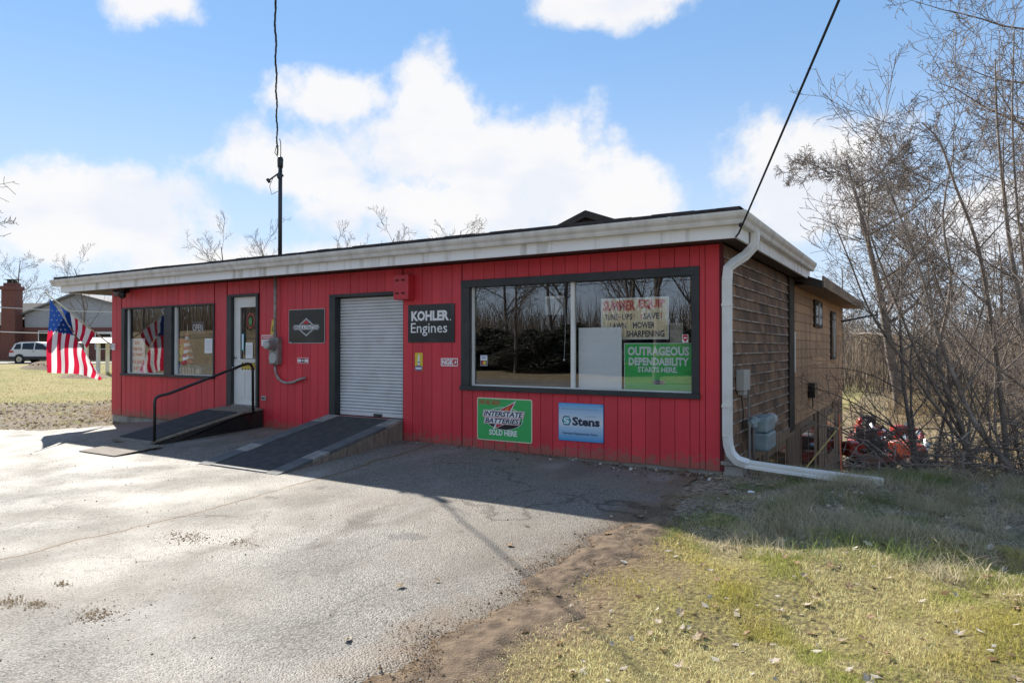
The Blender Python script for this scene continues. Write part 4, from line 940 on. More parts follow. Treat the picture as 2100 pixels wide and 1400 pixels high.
def slopeslab(pa, pb, y0, y1, t): 
    mb = MB(); a, b = pa, pb
    mb.add([(a[0],y0,a[1]),(b[0],y0,b[1]),(b[0],y1,b[1]),(a[0],y1,a[1]),(a[0],y0,a[1]-t),(b[0],y0,b[1]-t),(b[0],y1,b[1]-t),(a[0],y1,a[1]-t)], [(0,1,2,3),(4,7,6,5),(0,4,5,1),(1,5,6,2),(2,6,7,3),(3,7,4,0)]); return mb
rf_ = slopeslab((1.2,6.42),(-4.2,4.26),-.4,9.3,.18); rf_b = slopeslab((1.2,6.42),(8.2,4.62),-.4,9.3,.18); rf_.add(rf_b.v, rf_b.f)
local(rf_, 'roof', M['lroof'], hs)
local(MB().add([(-7.6,-.5,3.3),(-4.4,-.5,3.3),(-4.4,4,5.6),(-7.6,4,5.6),(-7.6,-.5,3.1),(-4.4,-.5,3.1),(-4.4,4,3.1),(-7.6,4,3.1)], [(0,1,2,3),(0,4,5,1),(1,5,6,2),(3,7,4,0)]) or MB().prismx([(-.5,3.1),(-.5,3.3),(4.5,5.7),(4.5,3.1)], -7.7, -4.3), 'side_roof', M['roof'], hs)
ch = local(MB().box(-5.05,-3.75,-1.1,-.1,-.6,6.6).box(-5.15,-3.65,-1.2,0,6.6,6.95).box(-4.95,-3.85,-1.0,-.2,6.95,7.25), 'chimney', M['brick'], hs)
local(MB().cyl((-4.65,-.6,7.25),(-4.65,-.6,7.55),.2).cyl((-4.15,-.6,7.25),(-4.15,-.6,7.5),.2).box(-5.0,-3.8,-.95,-.2,7.56,7.60), 'chimney_cap', M['darkwood'], ch)
for x0, x1, z0, z1 in ((5.3,6.6,3.6,4.3),(-2.2,-.8,1.2,2.7),(-.5,.6,1.2,2.7),(3.2,4.6,1.1,2.6)):
    w_ = local(MB().box(x0-.1,x1+.1,-.08,-.032,z0-.1,z1+.1), 'window', M['white'], hs)
    local(MB().box(x0,x1,-.09,-.081,z0,z1), 'pane', M['darkglass'], w_)
# car
cw = mat('white_car_paint', (.70,.71,.73), .25, coat=.6); tyre = mat('tyre_rubber', (.02,.02,.02), .85); clad = mat('dark_cladding', (.03,.03,.032), .6)
def car(x, y, z, rz):
    c = tag(empty('parked_car', (x, y, z), rz), 'white compact utility car parked in front of the brick chimney', 'car')
    L_ = 4.1
    prof = [(-2.0,.42),(-2.05,.62),(-2.02,.95),(-1.93,1.05),(1.0,1.02),(1.75,.92),(2.0,.78),(2.05,.45),(1.9,.36),(-1.9,.36)]
    def body(yw, pr): return [(-yw, pr)]
    mb = MB(); n = len(prof)
    for yw, sx, dz in ((-.86,.985,-.0),(-.88,1,0),(.88,1,0),(.86,.985,0)):
        mb.v += [(px*sx, yw, pz) for px, pz in prof]
    for r_ in range(3): mb.add([], []) ; mb.f += [(r_*n+i, r_*n+(i+1)%n, (r_+1)*n+(i+1)%n, (r_+1)*n+i) for i in range(n)]; mb.m += [0]*n
    mb.f += [tuple(range(n-1,-1,-1)), tuple(3*n+i for i in range(n))]; mb.m += [0, 0]
    bo = mb.build('body', cw, c, bevel=.03)
    gp = [(-1.93,1.03),(-1.72,1.50),(-1.35,1.63),(-.2,1.66),(.45,1.56),(1.15,1.03)]; n = len(gp); g = MB()
    for yw, s_ in ((-.84, 0), (.84, 0)): g.v += [(px, yw*(1-.28*(pz-1.03)), pz) for px, pz in gp]
    g.f = [tuple(range(n)), tuple(range(2*n-1, n-1, -1))]+[(i, i+n, (i+1)%n+n, (i+1)%n) for i in range(n)]; g.m = [0]*len(g.f)
    ro = g.build('roof', cw, c, bevel=.02)
    for w_ in ([(-1.72,1.10),(-1.60,1.47),(-1.25,1.52),(-1.20,1.10)], [(-1.1,1.10),(-1.1,1.54),(-.25,1.57),(-.25,1.08)], [(-.15,1.08),(-.15,1.57),(.38,1.48),(.95,1.08)]):
        q = MB(); q.add([(px, -.845*(1-.28*(pz-1.03))-.012, pz) for px, pz in w_], [(3,2,1,0)]); q.build('side_window', M['darkglass'], c)
    q = MB(); q.add([(-1.945,-.70,1.08),(-1.945,.70,1.08),(-1.76,.60,1.47),(-1.76,-.60,1.47)], [(3,2,1,0)]); q.build('rear_window', M['darkglass'], c)
    MB().box(-2.02,1.98,-.895,-.882,.34,.56).build('cladding', clad, c); MB().box(-2.09,-2.0,-.84,.84,.36,.60).build('rear_bumper', clad, c, bevel=.02)
    for sx in (-1.27, 1.28):
        MB().cyl((sx,-.90,.345),(sx,-.885,.345),.40,.40,24).build('wheel_arch', clad, c)
        for sy in (-1, 1):
            w_ = MB().cyl((sx,sy*.905,.33),(sx,sy*.70,.33),.33,.33,24).build('wheel', tyre, c)
            MB().cyl((sx,sy*.915,.33),(sx,sy*.906,.33),.20,.215,20).build('rim', M['chrome'], w_)
            for k in range(5):
                a = k*2*math.pi/5
                MB().cyl((sx,sy*.92,.33),(sx+.19*math.cos(a),sy*.92,.33+.19*math.sin(a)),.03,.022,5).build('spoke', M['ink_silver'], w_)
    q = MB().box(-2.04,-1.72,-.885,-.72,.84,.99); q.build('tail_light', M['ink_red'], c, bevel=.02)
    MB().box(.62,.80,-.97,-.86,1.05,1.17).build('mirror', clad, c, bevel=.02)
    MB().box(-.30,-.14,-.905,-.89,.92,.95).build('door_handle', clad, c); MB().box(-1.35,-.2,-.62,-.57,1.655,1.69).build('roof_rail', clad, c)
    return c
car(-57.4, 25.9, .22, YAW)
struct(sheet('side_street', np.linspace(-110,-34,40), np.linspace(8,60,30), lambda x, y: gz(x, y)+.05, mat('street_asphalt', (.11,.10,.10), .8, (.15,.14,.13), 3), lambda x, y: (np.abs(-.52*x+.854*y-52.3) < 3.0))).name = 'side_street'
pv = tag(empty('garden_pavilion', (-36.2, 19.0, -.12), YAW), 'low white flat-roofed pavilion on posts beyond the flag', 'pavilion')
MB().add([], []) if False else None
pr_ = MB(); pr_.add([(-.75,-.9,1.80),(2.2,-.9,1.80),(2.2,1.4,1.80),(-.75,1.4,1.80),(-.3,-.4,2.08),(1.8,-.4,2.08),(1.8,.9,2.08),(-.3,.9,2.08)], [(0,3,2,1),(4,5,6,7),(0,1,5,4),(1,2,6,5),(2,3,7,6),(3,0,4,7)]); pr_.build('roof', M['white'], pv)
for xx, yy in ((-.35,-.7),(.22,-.65),(2.0,-.7),(-.35,1.1),(2.0,1.1)): MB().box(xx-.07,xx+.07,yy-.07,yy+.07,0,1.80).build('post', M['white'], pv)
def mound(name, x, y, rx, ry, h, m, seed, label):
    r_ = np.random.default_rng(seed); n = 34; U = np.linspace(-1, 1, n); A, B = np.meshgrid(U, U)
    hgt = np.clip(1-(A**2+B**2), 0, 1)*h*(.6+.5*r_.random((n, n)))
    X = x+A*rx; Y = y+B*ry; Z = gz(X, Y)-.03+hgt
    i = np.arange((n-1)**2); r0 = i//(n-1); c0 = i % (n-1); q = np.stack([r0*n+c0, r0*n+c0+1, (r0+1)*n+c0+1, (r0+1)*n+c0], 1)
    o = inst(name, mesh_np(name, np.stack([X, Y, Z], 2).reshape(-1, 3), q, m)); return tag(o, label, 'mound')
soil = mat('loose_soil', (.13,.085,.05), .95, (.22,.15,.09), 12, bump=.8, bscale=30)
mound('soil_mound', -43.5, 20.4, 3.4, 1.6, .55, soil, 1, 'heap of loose brown soil on the lawn beyond the flag')
mound('straw_mound', -33.9, 17.0, 1.6, 1.0, .30, mat('straw', (.26,.20,.11), .95, (.18,.13,.08), 9), 2, 'low dark brush heap beside the white pavilion post')
tag(MB().box(-.22,.22,-.2,.2,0,.3).build('white_bucket', M['white'], None, loc=(-41.6,19.2,-.1), bevel=.05), 'small white tub on the lawn below the soil heap', 'tub')
for a, b, s_, lab in (((-80,20,6.2),(-30,30,3.6),.7,'upper pale cable crossing in front of the house'), ((-75,22,3.6),(-36,20,2.2),.3,'lower pale cable crossing in front of the house')):
    tag(MB().tube(sag(a, b, 20, s_), .03, 5).build('overhead_cable', M['wirew']), lab, 'cable')
for k, (z_, s_) in enumerate(((5.6,.4),(6.3,.4))):
    tag(MB().tube(sag((-70,-24,z_+.8), (25,-24,z_), 30, s_), .02, 4).build('road_cable', M['wire']), ('lower' if k == 0 else 'upper')+' dark cable mirrored across the display window', 'cable')

# ------------------------------------------------------------------ ride-on mowers below the bank
mred = mat('mower_red', (.45,.03,.018), .35, (.30,.04,.02), 5, coat=.3); mor = mat('mower_orange', (.50,.07,.02), .45, (.32,.05,.02), 5)
def mower(x, y, z, rz, label, paint, tilt=0):
    c = tag(empty('ride_on_mower', (x, y, z), rz), label, 'mower', 'old mowers parked below the bank'); c.rotation_euler.x = tilt
    hp = [(.20,.45),(.20,.86),(.45,.90),(.95,.80),(1.05,.66),(1.05,.45)]
    h = MB(); n = len(hp)
    for yw in (-.27, -.21, .21, .27): h.v += [(a, yw, b-(.06 if abs(yw) > .25 and b > .6 else 0)) for a, b in hp]
    for r_ in range(3): h.f += [(r_*n+i, r_*n+(i+1)%n, (r_+1)*n+(i+1)%n, (r_+1)*n+i) for i in range(n)]
    h.f += [tuple(range(n-1,-1,-1)), tuple(3*n+i for i in range(n))]; h.m = [0]*len(h.f)
    h.build('hood', paint, c, bevel=.02)
    MB().box(1.052,1.075,-.20,.20,.48,.66).build('grille', clad, c)
    f_ = MB().add([], []); fb = MB(); fb.box(-.85,-.05,-.45,.45,.50,.60).box(-.80,-.15,-.46,-.24,.60,.68).box(-.80,-.15,.24,.46,.60,.68).box(-.06,.22,-.40,.40,.30,.36)
    fb.build('fender_deck', paint, c, bevel=.02)
    MB().box(-.62,-.22,-.22,.22,.68,.76).box(-.70,-.60,-.22,.22,.76,1.06).build('seat', clad, c, bevel=.03)
    tor = MB(); ring = [(.06+.16*math.cos(a)*.5, .17*math.sin(a), 1.0+.16*math.cos(a)*.6) for a in np.linspace(0, 2*math.pi, 17)]; tor.tube(ring, .016, 6); tor.cyl((.25,0,.8),(.06,0,1.0),.018)
    tor.build('steering_wheel', clad, c)
    MB().box(-.25,.62,-.56,.56,.14,.26).build('cutting_deck', paint, c, bevel=.03)
    for sx, r_, w_ in ((-.52,.26,.11),(.80,.19,.08)):
        for sy in (-1, 1):
            wh = MB().cyl((sx,sy*.50,r_),(sx,sy*(.50-2*w_),r_),r_,r_,16).build('wheel', tyre, c)
            MB().cyl((sx,sy*.505,r_),(sx,sy*.49,r_),r_*.5,r_*.5,12).build('rim', M['ink_cream'], wh)
    return c
ZB = -2.05
mower(-1.5, 21.0, ZB, rad(118), 'nearest old red mower below the bank beside the tan wall', mred)
mower(-.95, 22.6, ZB, rad(-40), 'second red mower standing just behind the nearest one', mor)
mower(-1.7, 23.8, ZB, rad(95), 'red mower in the middle of the row close to the wall', mred)
mower(-1.9, 28.2, ZB, rad(100), 'farthest red mower with tall black seat by the wall', mred)
mower(-1.2, 26.4, ZB, rad(20), 'half hidden red mower at the right of the cluster', mred)
jr = random.Random(3); jk = MB()
for k in range(320):
    x, y = jr.uniform(-1.9, 0), jr.uniform(21.5, 27.5); z = float(gz(x, y))+jr.uniform(0, .75); s_ = jr.uniform(.03, .16)
    jk.cur = jr.choice([0,0,1,1,2,3]); a = jr.uniform(0, 3)
    jk.tube([(x,y,z),(x+s_*2*math.cos(a),y+s_*2*math.sin(a),z+jr.uniform(-.1,.2))], [s_*.5, s_*.45], 4)
stuff(jk.build('scrap_parts', [clad, M['chrome'], M['ink_paper'], mred]), 'jumble of scrap machine parts heaped between the old mowers', 'scrap')
# poles stuck in the bank
tag(MB().cyl((-1.35,8.54,-.14),(-1.22,13.3,.21),.012,.012,6).build('yellow_pole', mat('yellow_fibre', (.50,.36,.08), .5)), 'thin yellow pole lying out over the bank beside the rear wall', 'pole')
tag(MB().cyl((-.85,8.75,-.15),(-.88,8.8,.68),.007,.006,6).build('orange_stake', mat('orange_fibre', (.60,.14,.06), .5)), 'thin orange stake upright beside the white outlet pipe', 'stake')

# ------------------------------------------------------------------ trees
def bark(name, a, b): return mat(name, a, .85, b, 6, .4, .65, .3, 40)
BARK = [bark('grey_bark', (.155,.118,.094), (.30,.245,.20)), bark('brown_bark', (.13,.103,.088), (.22,.18,.155)), bark('far_bark', (.13,.105,.09), (.19,.16,.14))]
def sprout(out, p, d, L, r, lev, Q, R):
    n = Q['seg'][lev]; pts = [p]; rs = [r]; dd = d.copy(); st = L/n
    for i in range(n):
        dd = dd+Vector((R.gauss(0,1),R.gauss(0,1),R.gauss(0,1)))*Q['wig'][lev]+Vector((0,0,Q['up'][lev])); dd.normalize()
        pts.append(pts[-1]+dd*st); rs.append(max(r*(1-(i+1)/n*Q['taper']), Q['rmin']))
    out.append((lev, pts, rs)); kids(out, pts, rs, L, lev, Q, R)
def kids(out, pts, rs, L, lev, Q, R):
    if lev+1 >= Q['lev']: return
    n = len(pts)-1; cnt = Q['n'][lev]; cnt = max(1, int(cnt*R.uniform(.75, 1.25)))
    for k in range(cnt):
        t = Q['t0'][lev]+(1-Q['t0'][lev])*(k+R.random())/cnt; f = min(t*n, n-1e-4); i = int(f); q = pts[i].lerp(pts[i+1], f-i)
        ax_ = (pts[i+1]-pts[i]).normalized(); o = ax_.orthogonal(); o.rotate(Matrix.Rotation(R.uniform(0, 6.283), 3, ax_))
        a = rad(Q['ang'][lev]*R.uniform(.7, 1.25)); d = ax_*math.cos(a)+o*math.sin(a)
        sprout(out, q, d, L*Q['lr'][lev]*R.uniform(.65, 1.15)*(1.2-.65*t), max((rs[i]*(1-f+i)+rs[i+1]*(f-i))*Q['rr'], Q['rmin']), lev+1, Q, R)
def tree_meshes(name, out, m, split=2):
    a, b = MB(), MB()
    for lev, pts, rs in out:
        if lev < split: a.tube(pts, rs, 7 if lev == 0 else 5, False)
        else: b.tube(pts, rs, 3, False)
    return a.mesh(name+'_trunk', m, True), b.mesh(name+'_crown', m, True)
BASEQ = dict(lev=4, seg=[9,6,4,3], wig=[.06,.12,.16,.18], up=[.03,.06,.08,.08], taper=.8, rmin=.004, n=[13,9,7], t0=[.25,.2,.15], ang=[48,45,40], lr=[.46,.5,.5], rr=.5)
def gen(seed, H, r, Q, d=(0,0,1)):
    R = random.Random(seed); out = []; sprout(out, Vector((0,0,-.15)), Vector(d).normalized(), H, r, 0, Q, R); return out
def put(name, meshes, x, y, label, rz=0, sc=1.0, group=None, dz=0, cat='tree'):
    o = tag(empty(name, (x, y, float(gz(x, y))+dz), rz), label, cat, group); o.scale = (sc, sc, sc)
    inst('trunk', meshes[0], o); inst('crown', meshes[1], o); return o
far_a = tree_meshes('far_a', gen(1, 10, .16, dict(BASEQ, rmin=.010, n=[14,9,6])), BARK[2])
far_b = tree_meshes('far_b', gen(2, 10, .15, dict(BASEQ, rmin=.010, n=[12,8,7], ang=[36,40,40], up=[.03,.10,.1,.1])), BARK[2])
big = tree_meshes('big', gen(5, 13.5, .26, dict(BASEQ, lev=5, seg=[9,7,5,4,2], wig=[.05,.10,.14,.18,.2], up=[.02,.05,.03,.02,.02], n=[20,12,9,5], t0=[.22,.2,.15,.1], ang=[62,45,42,45], lr=[.50,.48,.5,.75], rmin=.0115)), BARK[1], 2)
tall = tree_meshes('tall', gen(11, 19, .22, dict(BASEQ, lev=5, seg=[10,7,5,3,2], wig=[.04,.12,.16,.2,.2], up=[.02,.0,.02,.04,.05], n=[22,10,7,3], t0=[.25,.2,.15,.1], ang=[68,50,45,40], lr=[.34,.46,.5,.5], rmin=.009)), BARK[1], 2)
put('round_tree', big, -1.3, 42.5, 'big bare tree with round crown behind the tan wall', 0, 1.08)
put('round_tree', big, 5.5, 37.0, 'second round bare tree right of the biggest crown', 2.1, .82)
put('tall_tree', tall, 4.9, 30.5, 'tallest bare tree at the upper right edge', .6)
put('tall_tree', tall, 8.5, 36.0, 'tall bare tree outside the right edge behind the brush', 2.4, .95)
GT = 'distant bare trees beyond the bank'
for k, (x, y, sc, rz) in enumerate([(-6,62,1.0,.3),(0,58,1.1,1.3),(5,66,1.2,2.2),(9,56,1.0,3.0),(13,60,1.2,4.0),(17,52,1.1,5.0),(3,49,.8,.9),(11,44,.9,2.9),(20,60,1.2,1.1),(-3,75,1.1,2.6)]):
    put('distant_tree', (far_a, far_b)[k % 2], x, y, 'bare tree in the distant row beyond the lower yard', rz, sc, GT)
for k, (x, y, sc, lab) in enumerate([(-35.2,25.4,.78,'bare treetop left of the mast'),(-34.8,28.0,.76,'bare treetop directly beside the mast'),(-32.0,31.2,.78,'bare treetop just right of the mast'),(-27.0,30.5,.80,'bare treetop with upright twigs above the roof middle'),(-26.0,36.3,.90,'rounded bare treetop left of the dark gable')]):
    put('roof_tree', (far_b, far_a)[k == 4], x, y, lab+' behind the shop roof', k*1.3, sc*(1 if k else .95))
put('yard_tree', far_b, -53.1, 26.2, 'bare tree standing in front of the far house', 1.0, .72)
put('yard_tree', far_a, -24.6, 7.4, 'bare tree at the left edge with twigs reaching in', 2.6, .92)
put('yard_tree', far_a, -95, 40, 'bare tree behind the far house at left', .4, 1.2)
# the multi-stemmed young trees on the bank
STEMS = [('nearest leaning young tree at right with stems bending left', 0, [[(.92,9.92,-.1),(.5,10.02,.52),(.28,10.12,1.11),(.12,10.14,1.6),(-.03,10.16,2.28),(-.28,10.25,3.13),(-.56,10.19,3.92)], [(1.04,10.0,-.1),(1.02,10.22,1.53),(.89,10.37,2.61),(.81,10.33,3.45),(.76,10.41,4.27),(.75,10.52,5.1)]]),
         ('young tree on the bank with a fork of long whips on top', 1, [[(.9,11.08,-.13),(.82,11.03,.89),(.71,10.96,1.92),(.57,10.88,2.82),(.33,10.85,3.62),(.16,10.87,4.23),(-.05,10.75,4.5)], [(.5,11.32,-.03),(.14,11.32,1.2),(.23,11.37,1.89),(.29,11.41,2.5),(.2,11.47,3.34),(.35,11.56,4.31)]]),
         ('young tree leaning far left over toward the tan wall', 2, [[(.55,11.31,-.21),(.05,11.04,.73),(-.36,10.87,1.41),(-.68,10.77,1.96),(-.90,10.74,2.59),(-1.1,10.7,3.17)], [(.55,11.41,-.19),(-.02,11.2,1.13),(-.38,11.18,2.11),(-.66,11.07,2.97),(-.82,11.18,3.7)]]),
         ('upright young tree at the far right edge of the bank', 3, [[(1.37,11.36,-.07),(1.2,11.26,1.54),(1.06,11.41,3.18),(1.01,11.5,4.53),(1.05,11.64,5.84)], [(2.0,11.0,-.1),(2.05,11.1,1.6),(2.0,11.3,3.0),(2.2,11.3,4.6)]])]
QS = dict(lev=4, seg=[6,7,5,3], wig=[.05,.07,.12,.15], up=[.03,.10,.07,.05], taper=.82, rmin=.0032, n=[16,8,6], t0=[.16,.15,.1], ang=[42,40,38], lr=[.46,.46,.45], rr=.42)
for lab, k, stems in STEMS:
    R = random.Random(40+k); out = []; b0 = stems[0][0]; org = Vector((b0[0], b0[1], float(gz(b0[0], b0[1]))-.05))
    for st in stems:
        pts = [Vector(p)-org for p in st]; pts = [Vector((pts[0].x+.02, pts[0].y+.05, -.05))]+pts
        if pts[1].z < .1: pts.pop(1)
        # smooth the stem
        sm_ = []
        for i in range(len(pts)-1):
            p0, p1, p2, p3 = pts[max(i-1,0)], pts[i], pts[i+1], pts[min(i+2,len(pts)-1)]
            for t in (0, .33, .66):
                sm_.append(.5*((2*p1)+(p2-p0)*t+(2*p0-5*p1+4*p2-p3)*t*t+(3*p1-p0-3*p2+p3)*t*t*t))
        sm_.append(pts[-1]); n = len(sm_)
        rs = [lerp(.042 if k < 2 else .028, .008, i/(n-1)) for i in range(n)]
        out.append((0, sm_, rs)); L_ = sum((sm_[i+1]-sm_[i]).length for i in range(n-1))
        kids(out, sm_, rs, L_, 0, QS if k != 2 else dict(QS, n=[9,6,5], lr=[.34,.42,.45]), R)
    a_, b_ = tree_meshes('young', out, BARK[0], 2)
    o = tag(empty('young_tree', org), lab, 'tree'); inst('trunk', a_, o); inst('crown', b_, o)
# smaller saplings filling the bank
sap = tree_meshes('sapling', gen(21, 3.6, .035, dict(BASEQ, rmin=.003, n=[13,7,5], t0=[.15,.1,.1], ang=[38,38,35], lr=[.45,.5,.5], up=[.02,.08,.06,.05])), BARK[0])
sap2 = tree_meshes('sapling_b', gen(23, 4.6, .045, dict(BASEQ, rmin=.003, n=[14,8,5], t0=[.12,.1,.1], ang=[44,40,38], lr=[.42,.5,.5], up=[.02,.05,.05,.05])), BARK[1])
sr = random.Random(9)
for k in range(44):
    x, y = sr.uniform(-.2, 8), sr.uniform(12.5, 27)
    if x < .25*(y-14)-.6 and y > 17: x += 2.2
    put('sapling', (sap, sap2)[k % 2], x, y, 'thin bare sapling in the brush below the bank', sr.uniform(0, 6), sr.uniform(.7, 1.25), 'saplings in the brush', cat='sapling')
for k in range(22):
    x, y = sr.uniform(.3, 5), 0; y = 9.9+.25*min(x, 4)+sr.uniform(0, 2.2)
    put('sapling', (sap, sap2)[k % 2], x, y, 'low bare sapling among the sticks on top of the bank', sr.uniform(0, 6), sr.uniform(.38, .75), 'saplings on top of the bank', cat='sapling')
# trees across the road, mirrored in the windows
for k, (x, y, sc) in enumerate([(-10.5,-13,1.15),(-15,-21,1.1),(-20,-23,1.2),(-26,-20,1.0),(-8,-22,1.1),(-32,-24,1.2),(-42,-23,1.1),(-55,-24,1.2),(-66,-22,1.0),(-12.5,-26,1.2),(-17.5,-28,1.1),(-23,-27,1.2),(-28.5,-29,1.1),(-13.8,-17,.8),(-20.6,-17.5,.75),(-36,-20,.9),(-48,-20,1.0)]):
    put('roadside_tree', (far_a, far_b)[k % 2], x, y, 'bare roadside tree mirrored in the shop windows', k*.9, sc, 'roadside trees across the road')
def conifer(seed):
    g = np.random.default_rng(seed); n = 7500; t = g.random(n)**.8; h = 4.2*t+.15; a0 = g.random(n)*6.283; rr_ = 1.9*np.sqrt(np.clip(1-(1.5*t-.55)**2, 0, 1))*(.35+.65*np.sqrt(g.random(n)))*(1+.3*np.sin(a0*3+h*2)); h = h+.5*np.sin(a0*2+1)*t; a = a0
    P_ = np.stack([rr_*np.cos(a), rr_*np.sin(a), h], 1); D_ = g.normal(size=(n,3))*.5; D_[:,:2] += P_[:,:2]*.5; D_ /= np.linalg.norm(D_, axis=1)[:,None]
    S_ = np.cross(D_, g.normal(size=(n,3))); S_ /= np.linalg.norm(S_, axis=1)[:,None]
    V = np.concatenate([P_-S_*.06, P_+S_*.06, P_+D_*.28], 0); i = np.arange(n); return V, np.stack([i, i+n, i+2*n], 1)
cm = mat('conifer_needle', (.065,.065,.042), .8, (.12,.105,.07), 3)
V, Fq = conifer(3); cmesh = mesh_np('conifer_crown', V, Fq, cm); ctr = MB().tube([(0,0,-.1),(0,0,4.2)], [.12,.03], 7).mesh('conifer_trunk', BARK[1])
for k, (x, y, sc) in enumerate([(-12,-20,.85),(-14.6,-19,1.0),(-17.5,-20.5,.9),(-20.3,-19.5,1.05),(-23,-21,.9),(-25.5,-20,.8),(-9.5,-21,.9),(-29,-21,1),(-13.2,-22,1.2),(-16,-22.5,1.1),(-18.9,-22,1.25),(-22,-23,1.1),(-27,-23,1.2),(-32,-22,1)]):
    o = tag(empty('evergreen_shrub', (x, y, float(gz(x, y))), k), 'dark evergreen shrub across the road mirrored in the display window', 'shrub', 'evergreen shrubs across the road'); o.scale = (sc*1.15, sc*1.15, sc*.46)
    inst('trunk', ctr, o); inst('crown', cmesh, o)

# ------------------------------------------------------------------ ground cover
def tone_mat(name, rough=.85, trans=.25):
    m, nt, p = nodes(name); N = nt.nodes.new; L = nt.links.new; nt.nodes.remove(p)
    a = N('ShaderNodeAttribute'); a.attribute_name = 'tone'
    d = N('ShaderNodeBsdfDiffuse'); t = N('ShaderNodeBsdfTranslucent'); x = N('ShaderNodeMixShader'); x.inputs[0].default_value = trans
    L(a.outputs['Color'], d.inputs[0]); L(a.outputs['Color'], t.inputs[0]); L(d.outputs[0], x.inputs[1]); L(t.outputs[0], x.inputs[2]); L(x.outputs[0], nt.nodes['Material Output'].inputs[0]); return m
M['blade'] = tone_mat('grass_blade', trans=.5); M['leafstuff'] = tone_mat('dead_leaf_mass', trans=.2)
G = np.random.default_rng(12)
_tab = G.random((256, 256))
def vn(x, y, sc, o=0):
    x = np.asarray(x)*sc+o*17.3; y = np.asarray(y)*sc+o*9.1; i = np.floor(x).astype(int); j = np.floor(y).astype(int); u = x-i; v = y-j; u = u*u*(3-2*u); v = v*v*(3-2*v)
    T = lambda a, b: _tab[a % 256, b % 256]
    return (T(i,j)*(1-u)+T(i+1,j)*u)*(1-v)+(T(i,j+1)*(1-u)+T(i+1,j+1)*u)*v
def inview(x, y, m=.86):
    a = x*math.cos(YAW)+y*math.sin(YAW); d = -x*math.sin(YAW)+y*math.cos(YAW); return (d > 1.2) & (np.abs(a) < m*d+.3)
def blades(name, x, y, h, w, lean, col, z=None):
    n = len(x); a = G.random(n)*6.283; b = G.random(n)*6.283; z = gz(x, y) if z is None else z
    P_ = np.stack([x, y, z-.004], 1); s_ = np.stack([np.cos(a), np.sin(a), 0*a], 1)*(w/2)[:,None]; l_ = np.stack([np.cos(b)*lean, np.sin(b)*lean, 0*b], 1)
    up_ = np.zeros((n,3)); up_[:,2] = h
    V = np.stack([P_-s_, P_+s_, P_+up_*.62+l_*.35-s_*.75, P_+up_*.62+l_*.35+s_*.75, P_+up_*np.where(lean > h*1.1, .7, 1.0)[:,None]+l_], 1).reshape(-1, 3)
    i = np.arange(n)*5; Fq = np.stack([i, i+1, i+2, i+1, i+3, i+2, i+2, i+3, i+4], 1).reshape(-1, 3)
    return inst(name, mesh_np(name, V, Fq, M['blade'], False, np.repeat(col, 5, 0)))
def mixc(a, b, t): return np.array(a)[None]*(1-t[:,None])+np.array(b)[None]*t[:,None]
# short lawn in the sun
N_ = 640000; x = G.uniform(-2.5, 6.0, N_); y = G.uniform(1.2, 6.6, N_)
patch = vn(x, y, .9, 1)*.6+vn(x, y, 3.1, 2)*.4; edge = np.clip((x+2.2-.5*(vn(x, y, 1.7, 3)-.5)*2)/.75, 0, 1)
keep = inview(x, y) & (G.random(N_) < edge**1.6*(.25+.75*sstep(.30, .55, patch)+.25*(x > 0))); x, y, patch = x[keep], y[keep], patch[keep]; n = len(x)
gr = np.clip(sstep(.42, .62, vn(x, y, 1.4, 5)*.55+vn(x, y, 5, 6)*.45)-.55*sstep(.2, 2.2, x-.25*(y-3)), 0, 1)*.95; r_ = G.random(n)
col = mixc((.80,.68,.36), (.36,.41,.09), np.clip(gr*1.1-.25+.5*(r_-.5), 0, 1)); col = np.minimum(col*(.42+1.05*G.random((n,1))**1.2), .85); gold = (sstep(.5,.7,vn(x,y,1.1,8))*(y > 4.2)*(x < 1.2))[:,None]*.6; col = col*(1-gold)+np.array([[.60,.51,.13]])*gold*(.4+.9*G.random((n,1)))
stuff(blades('lawn_grass', x, y, G.uniform(.010, .038, n)*(1+.4*(x > .5)), G.uniform(.0018, .0042, n), G.uniform(.006, .045, n), col), 'short patchy green and straw lawn at the lower right', 'grass')
# rough straw grass in the shade of the shop
N_ = 210000; x = G.uniform(-2.5, 7, N_); y = G.uniform(5.6, 10.2, N_)
cl_ = vn(x, y, 1.3, 11)*.5+vn(x, y, 4.2, 12)*.5; keep = inview(x, y) & (y < 9.5+.25*x) & (x > edge_x(y)+.1+.4*vn(x, y, 2, 4)) & (G.random(N_) < .15+.85*sstep(.40, .62, cl_)*(.35+.65*sstep(-2, .5, x)))
x, y = x[keep], y[keep]; n = len(x); tall_ = sstep(.45, .7, vn(x, y, 1.1, 14)); gr = sstep(.52, .7, vn(x, y, 2.1, 15))
col = mixc((.62,.54,.38), (.18,.25,.07), np.clip(gr*.9+.2*(G.random(n)-.5), 0, 1))*(.65+.7*G.random((n,1)))
stuff(blades('rough_grass', x, y, G.uniform(.02, .07, n)*(1+1.6*tall_), G.uniform(.0025, .005, n), G.uniform(.03, .12, n)*(1+.8*tall_), col), 'rough straw-coloured grass in the shade beside the shop', 'grass')
cx = G.uniform(-1.2, 5.5, 260); cy = G.uniform(6.0, 9.6, 260); k_ = inview(cx, cy) & (cy < 9.3+.25*cx) & (cy > 6.2-.0*cx); cx, cy = cx[k_], cy[k_]; m_ = 90
x = np.repeat(cx, m_)+G.normal(0, .055, len(cx)*m_); y = np.repeat(cy, m_)+G.normal(0, .055, len(cx)*m_); n = len(x); tn = np.repeat(G.random(len(cx)), m_)
